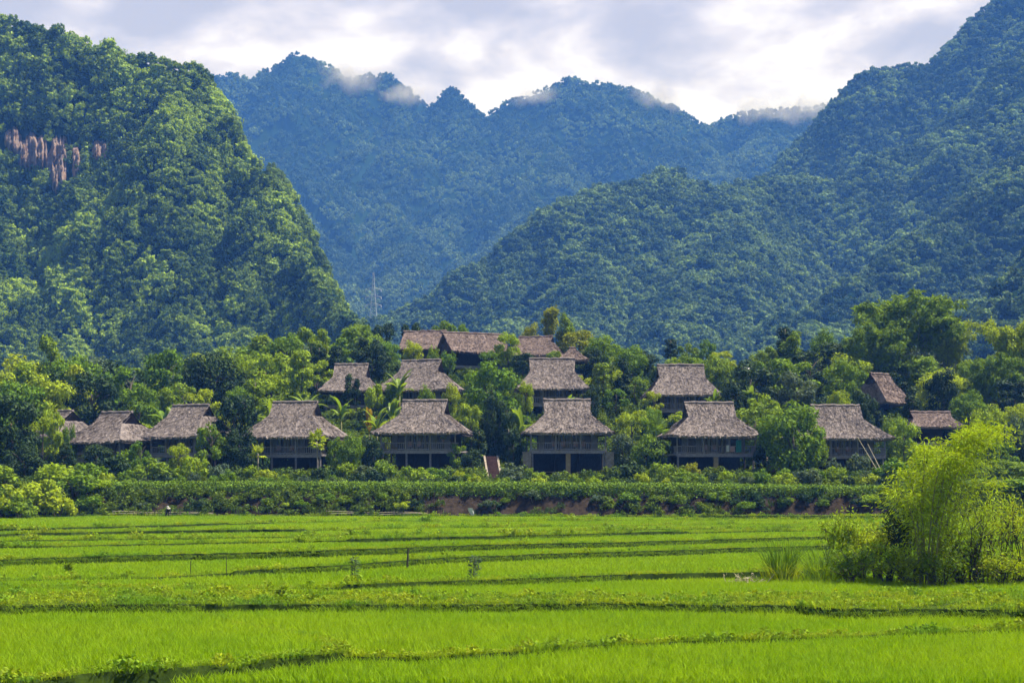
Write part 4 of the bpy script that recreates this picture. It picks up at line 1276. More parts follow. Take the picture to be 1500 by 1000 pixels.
# ---------------------------------------------------------------- plants seen one by one in the photograph
G_TREE = 'trees on the village slope'
for (key, px, dd, top, w, tint) in [
    # dark thicket at the left
    ('round', 18, 152, 575, 92, 'dark'), ('round', -30, 152, 540, 95, 'mid'), ('ragged', 62, 156, 598, 62, 'light'), ('dense', 88, 158, 640, 52, 'dark'), ('dense', 36, 150, 648, 74, 'dark'),
    ('slim', 30, 196, 500, 64, 'light'), ('slim', 72, 204, 472, 60, 'mid'), ('slim', 8, 192, 520, 56, 'light'), ('round', 135, 188, 540, 92, 'dark'), ('ragged', 186, 200, 528, 80, 'mid'),
    ('round', 240, 206, 500, 74, 'mid'), ('dense', 290, 208, 520, 70, 'dark'), ('round', 332, 204, 500, 72, 'mid'), ('slim', 380, 214, 468, 62, 'mid'), ('round', 420, 210, 486, 72, 'mid'),
    ('ragged', 456, 214, 470, 68, 'mid'), ('slim', 490, 206, 490, 40, 'dark'), ('slim', 468, 208, 492, 38, 'dark'), ('dense', 545, 206, 500, 64, 'dark'), ('round', 525, 224, 465, 66, 'mid'),
    ('round', 205, 186, 560, 70, 'mid'), ('ragged', 290, 184, 560, 66, 'light'), ('slim', 178, 190, 570, 40, 'dark'), ('round', 395, 190, 548, 80, 'light'),
    # between the front row huts
    ('round', 345, 164, 566, 84, 'dark'), ('dense', 352, 159, 622, 66, 'dark'), ('papaya', 378, 155, 646, 36, 'light'), ('papaya', 464, 154, 624, 46, 'light'), ('round', 514, 158, 628, 44, 'mid'),
    ('shrub', 655, 207, 512, 34, 'mid'), ('round', 716, 207, 512, 34, 'mid'), ('dense', 604, 214, 498, 40, 'light'), ('round', 812, 206, 508, 30, 'mid'),
    ('ragged', 205, 158, 640, 36, 'mid'), ('round', 262, 158, 648, 38, 'light'), ('round', 545, 160, 632, 44, 'dark'), ('dense', 492, 160, 640, 38, 'mid'), ('ragged', 672, 161, 642, 36, 'mid'), ('dense', 690, 160, 655, 36, 'dark'),
    ('round', 752, 162, 626, 34, 'dark'), ('dense', 960, 160, 640, 40, 'dark'), ('round', 1118, 160, 640, 34, 'dark'), ('dense', 578, 186, 552, 30, 'mid'), ('round', 660, 184, 556, 30, 'light'), ('round', 770, 184, 556, 30, 'light'), ('dense', 868, 184, 560, 34, 'dark'),
    ('round', 1195, 160, 632, 40, 'mid'), ('shrub', 1222, 159, 668, 30, 'grey'), ('ragged', 958, 184, 566, 34, 'light'), ('banana', 1046, 184, 566, 34, 'banana'),
    ('ragged', 80, 168, 588, 46, 'light'), ('dense', 100, 166, 618, 34, 'mid'), ('ragged', 310, 158, 612, 54, 'mid'), ('shrub', 190, 160, 655, 48, 'mid'), ('round', 142, 160, 645, 52, 'dark'), ('dense', 178, 158, 676, 40, 'mid'), ('shrub', 228, 158, 668, 40, 'grey'),
    ('round', 722, 176, 528, 92, 'mid'), ('dense', 728, 168, 572, 62, 'dark'), ('ragged', 690, 172, 580, 48, 'light'), ('papaya', 745, 163, 600, 40, 'dark'), ('banana', 762, 168, 590, 54, 'banana'),
    ('slim', 702, 163, 610, 34, 'dark'), ('ragged', 925, 168, 588, 66, 'light'), ('palm', 958, 166, 600, 64, 'banana'), ('round', 948, 160, 630, 54, 'mid'), ('round', 912, 162, 628, 44, 'grey'),
    ('dense', 1160, 158, 586, 118, 'mid'), ('round', 1072, 182, 556, 44, 'dark'), ('banana', 1100, 186, 560, 48, 'banana'), ('ragged', 1120, 178, 570, 60, 'light'),
    # second row and crest
    ('slim', 510, 186, 538, 26, 'dark'), ('slim', 521, 186, 540, 20, 'dark'), ('shrub', 548, 186, 554, 36, 'light'), ('round', 624, 178, 556, 34, 'mid'), ('banana', 575, 178, 582, 54, 'banana'),
    ('banana', 552, 172, 590, 52, 'banana'), ('banana', 500, 178, 576, 46, 'banana'), ('banana', 240, 182, 586, 56, 'banana'), ('banana', 258, 178, 592, 46, 'banana'), ('banana', 585, 184, 538, 52, 'banana'),
    ('banana', 541, 174, 594, 34, 'orange'), ('banana', 398, 174, 580, 50, 'banana'), ('banana', 832, 180, 574, 40, 'banana'),
    ('ragged', 560, 232, 462, 50, 'dark'), ('ragged', 606, 234, 461, 46, 'dark'), ('ragged', 646, 234, 460, 46, 'mid'), ('ragged', 675, 232, 464, 40, 'mid'), ('round', 744, 210, 484, 44, 'light'),
    ('round', 766, 206, 512, 46, 'dark'), ('shrub', 634, 206, 504, 26, 'mid'), ('plume', 805, 224, 444, 30, 'gold'), ('plume', 830, 226, 452, 28, 'mid'), ('dense', 778, 228, 472, 38, 'gold'),
    ('round', 848, 218, 476, 56, 'gold'), ('slim', 822, 226, 470, 24, 'gold'), ('round', 884, 212, 486, 60, 'mid'), ('round', 868, 208, 506, 36, 'dark'), ('round', 926, 206, 500, 60, 'mid'), ('round', 940, 210, 512, 54, 'dark'),
    ('slim', 983, 222, 482, 30, 'dark'), ('ragged', 1008, 222, 498, 38, 'mid'), ('ragged', 1032, 220, 492, 36, 'mid'), ('ragged', 1056, 216, 508, 44, 'light'), ('slim', 1150, 218, 457, 42, 'dark'),
    ('plume', 1160, 214, 480, 40, 'mid'), ('round', 1206, 224, 474, 52, 'mid'), ('slim', 1130, 214, 500, 40, 'mid'), ('slim', 1190, 206, 505, 44, 'dark'), ('bamboo', 1325, 212, 424, 205, 'mid'),
    ('bamboo', 1272, 206, 470, 120, 'mid'), ('bamboo', 1388, 214, 466, 90, 'light'), ('bamboo', 1492, 202, 455, 130, 'light'), ('bamboo', 1452, 196, 512, 110, 'mid'), ('dense', 1382, 188, 536, 62, 'dark'),
    ('round', 1234, 188, 525, 66, 'mid'), ('dense', 1262, 178, 566, 52, 'dark'), ('slim', 1334, 184, 556, 40, 'dark'), ('round', 1420, 184, 566, 60, 'mid'), ('dense', 1492, 166, 604, 60, 'grey'),
    ('round', 1448, 172, 590, 62, 'light'), ('dense', 1310, 172, 610, 52, 'mid'), ('round', 1325, 168, 612, 54, 'light'), ('dense', 1430, 162, 640, 44, 'dark'), ('ragged', 1465, 160, 640, 60, 'mid'),
    ('shrub', 1258, 160, 662, 44, 'grey'), ('dense', 1480, 152, 672, 90, 'mid'), ('dense', 1415, 152, 668, 84, 'mid'), ('dense', 1540, 154, 650, 90, 'mid'), ('round', 1225, 176, 560, 44, 'light'),
]:
    plant(key, px, dd, top, w, tint)

# fill of the slope, kept off the visible roofs and under the skyline of the photograph
SKX = [-80, 0, 60, 120, 200, 250, 330, 380, 430, 500, 540, 600, 660, 690, 740, 800, 850, 900, 960, 1030, 1090, 1150, 1190, 1230, 1270, 1340, 1390, 1410, 1440, 1480, 1600]
SKY_ = [500, 505, 490, 515, 520, 512, 510, 490, 492, 485, 478, 478, 476, 490, 498, 492, 492, 500, 515, 505, 520, 490, 492, 494, 480, 450, 470, 500, 520, 485, 480]
def clear(px, d, top, w, bot):
    for h in HOUSES:
        if d < h['d'] + 3:
            x0, y0, x1, y1 = h['rect']
            ox = min(px + w / 2, x1) - max(px - w / 2, x0); oy = min(bot, y1) - max(top, y0)
            if ox > 2 and oy > 1.5:
                return False
    return True
rngT = random.Random(5)
made = 0
taken = [(p['px'], p['d']) for p in PLANTS]
for _ in range(4200):
    if made >= 215:
        break
    d = rngT.uniform(170, 240); px = rngT.uniform(-60, 1560)
    x = px2x(px, d); z = TZ(px, d)
    key = rngT.choices(['round', 'dense', 'slim', 'ragged', 'banana', 'shrub', 'bamboo' if px > 1180 else 'round', 'palm'], [30, 14, 12, 18, 12 if d < 200 else 2, 8, 5, 2])[0]
    h = {'round': 6.5, 'dense': 5.0, 'slim': 7.5, 'ragged': 6.5, 'banana': 3.6, 'shrub': 2.2, 'bamboo': 8.0, 'palm': 3.6}[key] * rngT.uniform(.65, 1.25)
    if px < 560 and d > 180: h *= 1.45
    if px > 1080 and d > 185: h *= 1.2
    py0 = HORIZ - (z - CAMH) / d * F
    sky = np.interp(px, SKX, SKY_) - (8 if px < 560 else 0) + rngT.uniform(0, 24)
    top = max(py0 - h / d * F, sky)
    if py0 - top < 9:
        continue
    w = min((KINDS[key][0]['W'] / KINDS[key][0]['H']) * (py0 - top) * rngT.uniform(.85, 1.2), 95)
    if any(abs(a - px) / F * d < 2.1 and abs(b - d) < 3.2 for a, b in taken):
        continue
    if not clear(px, d, top, w * .9, py0):
        continue
    tint = 'banana' if key in ('banana', 'palm') else rngT.choices(['light', 'mid', 'dark', 'grey'], [30, 38, 27, 5])[0]
    plant(key, px, d, top, w, tint); taken.append((px, d)); made += 1
print('slope plants', made)

# shrubs between the hedge and the huts, and at the foot of the bank
for row, (n, dlo, dhi, hlo, hhi) in enumerate(((46, 6.3, 8.0, .9, 1.6), (46, 9.0, 13.0, 1.1, 2.2))):
    for i in range(n):
        px = 150 + (1310 - 150) * (i + .5 + rngT.uniform(-.3, .3)) / n
        d = DF(px) + rngT.uniform(dlo, dhi); z = TZ(px, d)
        h = rngT.uniform(hlo, hhi)
        if 705 < px < 735 : continue
        if 1130 < px < 1146 : continue
        top = HORIZ - (z + h - CAMH) / d * F
        lim = 688 if 752 < px < 910 else (684 if 972 < px < 1112 else (672 if 560 < px < 690 else (664 if (362 < px < 498 or 1210 < px < 1290) else 640)))
        if lim == 640: h *= rngT.uniform(1.0, 1.75); top = max(lim, HORIZ - (z + h - CAMH) / d * F)
        if top < lim: top = lim + rngT.uniform(0, 8)
        h = max(.4, (HORIZ - top) / F * d + CAMH - z)
        plant('shrub', px, d, top, h * rngT.uniform(1.0, 1.6) / d * F, rngT.choices(['light', 'mid', 'dark', 'grey'], [14, 40, 28, 18])[0])
for i in range(34):
    px = 168 + (1300 - 168) * (i + .5 + rngT.uniform(-.35, .35)) / 34
    if 640 < px < 880 and rngT.random() < .55: continue
    if 225 < px < 262: continue
    d = DF(px) + rngT.uniform(1.5, 2.7); z = TZ(px, d); h = rngT.uniform(.7, 1.45)
    plant('shrub', px, d, HORIZ - (z + h - CAMH) / d * F, h * rngT.uniform(1.6, 2.3) / d * F, rngT.choices(['light', 'mid', 'dark', 'grey'], [10, 48, 26, 16])[0])
# tangled bushes at the left end of the paddies
for px, dd, top, w, t in ((10, 141, 706, 70, 'light'), (58, 142, 694, 76, 'light'), (110, 143, 686, 74, 'mid'), (140, 144, 700, 56, 'light'), (30, 139.5, 722, 66, 'mid'), (84, 140, 716, 64, 'light'), (128, 141.5, 722, 58, 'mid'),
                          (-25, 141, 700, 70, 'mid'), (-60, 142, 690, 80, 'light'), (0, 146, 680, 80, 'mid'), (80, 147, 676, 70, 'light'), (130, 150, 672, 60, 'mid')):
    plant('shrub', px, DF(px) + dd - 140, top, w, t)
# bushes at the right end, behind the lime bamboo
for px, dd, top, w, t in ((1330, 148, 706, 70, 'mid'), (1380, 147, 712, 60, 'light'), (1440, 148, 700, 80, 'mid'), (1500, 147, 696, 80, 'mid'), (1550, 148, 690, 80, 'dark')):
    plant('shrub', px, DF(px) + dd - 143, top, w, t)

# low ground cover over the whole slope and the bank terrace
M['cover'] = leaf_mat('ground_cover_leaf', (0.11, 0.18, 0.016), (0.19, 0.27, 0.018), 0.3, lo=.45, hi=1.35, patch=(0.045, 0.10, 0.025), pscale=0.16)
def ground_cover():
    rng = np.random.default_rng(19)
    n = 52000
    d = np.where(rng.uniform(size=n) < .3, rng.uniform(138, 160, n), np.sqrt(rng.uniform(144 ** 2, 246 ** 2, n))); px = rng.uniform(-360, 1860, n)
    df = np.interp(px, CPX, D_[-1]); x = px2x(px, d); o = d - df
    z = np.where(o < 13, np.interp(o, [0, 0.6, 1.6, 2.4, 3.1, 3.8, 6, 9, 13], [1.6, 1.6, 2.3, 3.0, 3.75, 4.1, 4.3, 4.75, 5.1]), Z(x, d))
    pb = np.interp(px, [600, 630, 880, 900, 1285, 1290], [.62, .08, .10, .34, .34, 1.0])
    ok = (o > 5.6) | ((o > .5) & (o < 3.3) & (rng.uniform(size=n) < pb)) | ((o > .5) & ((px < 168) | (px > 1285)))
    for h in HOUSES:
        rt = h['root'].location; c, s_ = math.cos(-R(h['yaw'])), math.sin(-R(h['yaw']))
        lx = (x - rt.x) * c - (d - rt.y) * s_; ly = (x - rt.x) * s_ + (d - rt.y) * c
        ok &= ~((np.abs(lx) < h['bw'] + .7) & (ly > -h['bd'] - .9) & (ly < h['bd'] + .5))
        ok &= ~((np.abs(px - h['px']) < h['bw'] * F / h['d']) & (ly < -h['bd']) & (ly > -h['bd'] - 5) & (rng.uniform(size=n) < .5))
    ok &= ~((px > 708) & (px < 736) & (d > 152) & (d < 164)) & ~((px > 1124) & (px < 1148) & (d > 152) & (d < 164))
    ok &= ~((o > 5.0) & (o < 7.2) & (px > 165) & (px < 1290))
    ok &= ~((o > 8.0) & (o < 20) & (((px > 752) & (px < 912)) | ((px > 975) & (px < 1112))) & (rng.uniform(size=n) < .85))
    ok &= (rng.uniform(size=n) < 0.9)
    x, d, z, o = x[ok], d[ok], z[ok], o[ok]; m = len(x)
    s = rng.uniform(.5, 1.15, m) * np.where(o < 3.4, .8, np.where(o < 13, .62, 1.0))
    pr = [crown_mb(600 + i, .9, .62, 9, 150, .30, .17, .42, low=-.3) for i in range(4)] + [blade_tuft(610 + i, 26, .5, 1.3, .10, .7, wild=.4) for i in range(2)]
    w = np.where(rng.uniform(size=m) < .8, rng.integers(0, 4, m), rng.integers(4, 6, m))
    scatter('ground_cover', pr, np.stack([x, d, z - .15], -1), w, np.stack([s, s, s * rng.uniform(.8, 1.3, m)], -1), np.stack([np.zeros(m), np.zeros(m), rng.uniform(0, 6.28, m)], -1), M['cover'])
    print('cover', m)
ground_cover()

# ---------------------------------------------------------------- right foreground: lime bamboo and scrub on the weedy bund
def near_bamboo():
    d = 60.0; x = px2x(1352, d); z = FZ(1352, d)
    r = thing('bamboo_clump', 'lime green feathery bamboo leaning right, tallest plant in the paddies', 'bamboo', (x, d, z))
    rng = np.random.default_rng(9)
    C, N, S = [], [], []
    culms = [((.55, .1), 6.9, (1.9, .2)), ((.35, -.2), 6.4, (1.0, -.3)), ((.1, .2), 6.0, (.2, .4)), ((.6, -.3), 6.5, (1.7, -.4)), ((-.2, 0), 5.0, (-.5, .2)), ((.3, .3), 5.4, (2.1, .5)),
             ((-.3, -.2), 4.2, (-1.0, -.3)), ((.5, 0), 6.7, (.9, -.5)), ((.2, -.3), 5.7, (.5, -.8)), ((.8, .3), 4.6, (2.5, .3)), ((0, .3), 6.1, (.45, .8)), ((.7, .2), 6.9, (1.4, .9)), ((.2, 0), 4.0, (-.6, -.7))]
    for (bx, by), h, (lx, ly) in culms:
        q = np.linspace(0, 1, 10)
        if h > 6.2: lx = lx * 1.1 + .55
        pts = np.stack([bx * .6 + lx * 1.25 * q ** 1.9, by + ly * 1.3 * q ** 1.8, -.3 + (h + .3) * np.sin(q * 1.62)], -1)
        m = MB(); m.tube(pts, np.linspace(.04, .008, 10), 6); m.build('culm', M['culm'], r, True)
        n = int(800 * h / 6)
        t = rng.beta(1.9, 1.1, n) * .86 + .14
        i0 = np.minimum((t * 9).astype(int), 8); fr = (t * 9 - i0)[:, None]
        p = pts[i0] * (1 - fr) + pts[i0 + 1] * fr
        # twigs: leaves gather on short side shoots
        ns = 70; si = rng.integers(0, ns, n); sdir = unit(rng.normal(size=(ns, 3)) * np.array([1, 1, .5]) + np.array([0, 0, -.05]))
        L = rng.uniform(.05, .85, n)[:, None] * (1.0 + .3 * rng.normal(size=(ns, 1)))[si]
        C.append(p + sdir[si] * L - np.array([0, 0, 1]) * (L ** 2) * .35 + rng.normal(size=(n, 3)) * .05)
        ax = unit(sdir[si] * .8 + np.array([0, 0, -.45]) + rng.normal(size=(n, 3)) * .5)
        N.append(ax); S.append(unit(np.cross(ax, rng.normal(size=(n, 3)))))
    C, N, S = map(np.concatenate, (C, N, S)); s = rng.uniform(.7, 1.35, len(C))
    lf = MB(); lf.cards(C, N, S, .21 * s, .045 * s, bend=.08)
    lf.build('foliage', M['lime'], r)
near_bamboo()

def bush(px, d, h, w, label, tint, seed, nstem=7, nleaf=1500, L=.17, W=.07, bare=.35, darkstem=True):
    rng = np.random.default_rng(seed)
    r = thing('bush', label, 'bush', (px2x(px, d), d, FZ(px, d)), 0, None)
    st = MB(); tips = []
    for k_ in range(nstem):
        a = rng.uniform(0, 6.28); b_ = rng.uniform(.3, 1.0) * w / 2
        p = [[0.12 * math.cos(a), .12 * math.sin(a), -.2]]
        for q in (.3, .6, .85, 1.0):
            p.append([math.cos(a) * b_ * q + rng.normal() * .06, math.sin(a) * b_ * q + rng.normal() * .06, h * q * rng.uniform(.75, .98)])
        p = np.array(p); st.tube(p, [.045, .035, .025, .016, .008], 5)
        for _ in range(4):
            i0 = rng.integers(1, 4); e = p[i0] + np.array([rng.normal() * w * .2, rng.normal() * w * .2, rng.uniform(.15, .4) * h])
            st.tube([p[i0], (p[i0] + e) / 2 + rng.normal(size=3) * .04, e], [.02, .014, .006], 4); tips.append((p[i0], e))
        tips.append((p[2], p[4])); tips.append((p[3], p[4]))
    st.build('stems', M['stick'] if darkstem else M['bark'], r)
    n = nleaf; ti = rng.integers(0, len(tips), n)
    A = np.array([t[0] for t in tips])[ti]; E = np.array([t[1] for t in tips])[ti]
    q = rng.uniform(bare, 1.12, (n, 1))
    C = A * (1 - q) + E * q + rng.normal(size=(n, 3)) * .13
    C[:, 2] = np.maximum(C[:, 2], .08)
    ax = unit(rng.normal(size=(n, 3)) + np.array([0, 0, -.1])); nr = unit(rng.normal(size=(n, 3)) * .7 + np.array([0, 0, .8])); sd = unit(np.cross(nr, ax))
    s = rng.uniform(.6, 1.3, n)
    lf = MB(); lf.cards(C, ax, sd, L * s, W * s, bend=.08); lf.build('foliage', M[tint], r)
    return r
bush(1232, 64, 2.7, 1.7, 'leafy bush with dark stems, furthest left of the scrub beside the bamboo', 'light', 1, 6, 1800, bare=.2)
bush(1262, 62.5, 2.1, 1.9, 'light green bush directly left of the lime bamboo foot', 'light', 2, 8, 1500)
bush(1300, 61, 1.7, 2.0, 'low yellowish bush at the foot of the lime bamboo', 'lime', 3, 8, 1500, .15, .06)
bush(1322, 62, 3.2, 1.6, 'tall dark leafy bush inside the foot of the lime bamboo', 'dark', 4, 9, 2200, bare=.1)
bush(1420, 60.5, 3.3, 2.4, 'thin leaved bush with crooked bare dark branches right of the bamboo', 'light', 5, 9, 1300, .16, .06, .55)
bush(1462, 62, 3.4, 2.2, 'tall open yellow green bush at the right edge behind the bare branches', 'lime', 6, 9, 1000, .16, .06, .45)
bush(1500, 61, 3.4, 2.4, 'tall open bush cut by the right edge of the view', 'light', 7, 9, 1100, .16, .06, .4)
bush(1380, 59.6, 1.3, 1.8, 'low broad leaved bush in front of the crooked bare branches', 'mid', 8, 8, 1100)
bush(1470, 59.4, 1.2, 2.0, 'low bush at the right edge on the paddy bank', 'light', 9, 8, 1100)
for k_, (px, d, h, w, t, lab) in enumerate(((1248, 60.5, 1.5, 2.0, 'mid', 'low dense bush just left of the tall dark stemmed one by the spiky grass'), (1282, 63.5, 2.4, 2.2, 'light', 'rounded light bush behind the low yellowish bush'), (1336, 60, 1.4, 2.0, 'light', 'low dense light bush under the lime bamboo stems'),
        (1352, 63, 2.6, 2.4, 'mid', 'rounded green bush wrapping the lime bamboo stems'), (1405, 60.2, 1.2, 2.2, 'light', 'low spreading light bush below the crooked bare tree'), (1445, 60.4, 1.6, 2.2, 'mid', 'rounded green bush right of the crooked bare tree'), (1492, 60.2, 1.7, 2.2, 'lime', 'rounded lime bush at the right edge'))):
    bush(px, d, h, w, lab, t, 40 + k_, 8, 1500 if px < 1390 else 500, .16, .075, .05, False)
bush(1395, 64, 3.6, 2.4, 'feathery lime bush filling the space right of the bamboo stem', 'lime', 10, 8, 700, .17, .05, .45)
bush(1440, 65, 3.6, 2.6, 'thin lime sapling thicket behind the bush with bare branches', 'lime', 11, 8, 800, .17, .05, .45)

def crooked_tree(px, d, h, label, seed):
    rng = np.random.default_rng(seed)
    r = thing('bare_tree', label, 'tree', (px2x(px, d), d, FZ(px, d)))
    def limb(b, p, dr, L, rad, dep, hold):
        pts = [p]; q = np.array(p, float); dv = np.array(dr, float)
        for _ in range(4):
            dv = unit(dv + rng.normal(size=3) * .28 + np.array([0, 0, .12])); q = q + dv * L / 4; pts.append(q)
        b.tube(pts, np.linspace(rad, rad * .6, 5), 6)
        if dep:
            for k_ in range(3 if dep > 1 else 2):
                nd = unit(dv + rng.normal(size=3) * .7 + np.array([0, 0, .3])); limb(b, pts[-1 - (k_ % 2)], nd, L * .68, rad * .58, dep - 1, hold)
        else:
            hold.append(q)
    b = MB(); tips = []
    limb(b, [0, 0, -.2], [-.55, 0, .8], h * .42, .085, 3, tips); limb(b, [.1, 0, -.2], [.5, .1, .8], h * .4, .075, 3, tips)
    b.build('trunk', M['stick'], r, True)
    n = 420; t = np.array(tips)[rng.integers(0, len(tips), n)] + rng.normal(size=(n, 3)) * .16
    ax = unit(rng.normal(size=(n, 3))); sd = unit(np.cross(ax, rng.normal(size=(n, 3)) + np.array([0, 0, 1])))
    lf = MB(); lf.cards(t, ax, sd, .17 * rng.uniform(.6, 1.2, n), .07, bend=.08); lf.build('crown', M['light'], r)
crooked_tree(1421, 60, 2.6, 'small crooked tree with near bare dark branches right of the lime bamboo', 21)

def tall_grass(px, d, h, n, label, seed, lean=.45):
    b = blade_tuft(seed, n * 2, .42, h, .028, lean * 1.3); b2 = blade_tuft(seed + 1, n * 2, .8, h * .5, .028, .9)
    r = thing('tall_grass', label, 'grass clump', (px2x(px, d), d, FZ(px, d)))
    b.build('long_blades', M['mid'], r); b2.build('short_blades', M['light'], r)
tall_grass(1145, 63, 2.3, 90, 'spiky blue green grass clump standing alone left of the scrub', 500)
tall_grass(1206, 62, 2.1, 70, 'spiky grass clump leaning left against the bushes', 510, .65)

def dead_brush():
    d = 61.5; r = thing('dead_brush', 'heap of dry brown sticks and leaves on the bank left of the spiky grass', 'brush heap', (px2x(1092, d), d, FZ(1092, d)))
    rng = np.random.default_rng(4); b = MB()
    for _ in range(16):
        a = rng.uniform(0, 6.28); p = np.array([rng.normal() * .3, rng.normal() * .2, .02]); e = p + np.array([math.cos(a) * .5, math.sin(a) * .3, rng.uniform(.1, .6)])
        b.tube([p, (p + e) / 2 + rng.normal(size=3) * .05, e], [.02, .016, .008], 4)
    b.build('sticks', M['dry'], r)
    n = 60; C = rng.normal(size=(n, 3)) * np.array([.3, .2, .12]) + np.array([0, 0, .25]); ax = unit(rng.normal(size=(n, 3))); sd = unit(np.cross(ax, rng.normal(size=(n, 3))))
    l = MB(); l.cards(C, ax, sd, .22, .08, bend=.2); l.build('dead_leaves', M['dry'], r)
dead_brush()

# ---------------------------------------------------------------- small things in and round the paddies
def post(px, d, h, rad, label, lean=.05, mat='stick', leaf=False):
    r = thing('field_post', label, 'post', (px2x(px, d), d, FZ(px, d)))
    b = MB(); b.tube([[0, 0, -.3], [lean * h * .5, 0, h * .5], [lean * h, 0, h]], [rad, rad * .95, rad * .85], 7); b.build('stake', M[mat], r)
    return r
post(596, 69, 1.15, .05, 'thick dark stake standing upright in the rice near the middle', .06)
post(279, 66, .75, .022, 'thin dark stick standing in the rice, left of the weedy clump', .02)
post(332, 65, .7, .018, 'thin short stick right of the thin dark stick in the rice', -.03)
def weed_plant(px, d, h, label, seed, tint='grey', n=90):
    r = thing('weed_plant', label, 'weed', (px2x(px, d), d, FZ(px, d)))
    rng = np.random.default_rng(seed); s = MB()
    s.tube([[0, 0, -.1], [.02, 0, h * .5], [.05, .02, h]], [.015, .012, .005], 5); s.build('stem', M['stick'], r)
    z = rng.uniform(.1, 1, n); a = rng.uniform(0, 6.28, n)
    C = np.stack([.04 * np.cos(a), .04 * np.sin(a), z * h], -1); ax = unit(np.stack([np.cos(a), np.sin(a), rng.uniform(-.3, .8, n)], -1)); sd = unit(np.cross(ax, np.array([0, 0, 1.0]) + rng.normal(size=(n, 3)) * .4))
    l = MB(); l.cards(C, ax, sd, .24 * rng.uniform(.5, 1.2, n), .08, bend=-.1); l.build('leaves', M[tint], r)
weed_plant(519, 61.5, 1.1, 'upright leafy weed on the bund, nearest to the thick stake on its left', 1)
weed_plant(693, 61.5, 1.2, 'upright grey leafy weed on the bund right of the thick stake', 2)
weed_plant(700, 68, .8, 'small weed on the far side of the bund above the taller grey weed', 3)
weed_plant(100, 67, .5, 'bushy green weed patch in the rice near the left edge', 4, 'mid', 130)
weed_plant(413, 52, .36, 'low weed tuft on the yellow path across the nearest paddy', 5, 'mid', 100)
weed_plant(1210, 68, 1.4, 'slender weed standing just behind the spiky grass clumps', 6, 'grey')

def pole_fence(px0, px1, label, seed):
    rng = np.random.default_rng(seed); d = DF((px0 + px1) / 2) + .4; z = 1.75
    x0, x1 = px2x(px0, d), px2x(px1, d); n = max(4, int((x1 - x0) / 2.2))
    r = thing('pole_fence', label, 'fence', ((x0 + x1) / 2, d, z)); L = x1 - x0
    for i in range(n):
        p = MB(); xx = -L / 2 + L * i / (n - 1); p.tube([[xx, 0, -.4], [xx + rng.normal() * .03, 0, .62 + rng.normal() * .06]], .035, 6); p.build('post', M['pole'], r)
    for k_ in range(2):
        p = MB(); pts = [[-L / 2 + L * q, .045 * (1 if k_ else -1), .30 + .22 * k_ + .05 * math.sin(q * 9 + k_) - .12 * q * k_] for q in np.linspace(0, 1, 12)]
        p.tube(pts, .03, 6); p.build('rail', M['dry'], r)
pole_fence(478, 626, 'low pole fence at the paddy edge below the bushes, left of the bare soil', 1)
pole_fence(165, 312, 'low pole fence at the paddy edge behind the bending farmer', 2)

def white_sheet():
    d = DF(690) + .35; r = thing('plastic_sheet', 'white plastic sheet propped on a stick at the foot of the bare soil bank', 'plastic sheet', (px2x(690, d), d, 1.72))
    b = MB(); b.tube([[-.1, 0, -.3], [0, 0, .95]], .025, 6); b.build('stick', M['stick'], r)
    b = MB(); v = []
    for i in range(6):
        for j in range(5):
            q = i / 5; w = .12 + .38 * math.sin(math.pi * min(1, q * .62 + .05))
            v.append([-.05 + .35 * (1 - q) ** 1.2 * .9 + (j / 4 - .5) * w - .05, -.08 - .06 * math.sin(j * 2.1 + i), .12 + .80 * q])
    v = np.array(v); v2 = v + np.array([0, .015, 0])
    f = [[i * 5 + j, i * 5 + j + 1, i * 5 + j + 6, i * 5 + j + 5] for i in range(5) for j in range(4)]
    b.add(np.concatenate([v, v2]), np.array(f + [[a + 30 for a in q[::-1]] for q in f])); b.build('sheet', M['white'], r, True)
white_sheet()

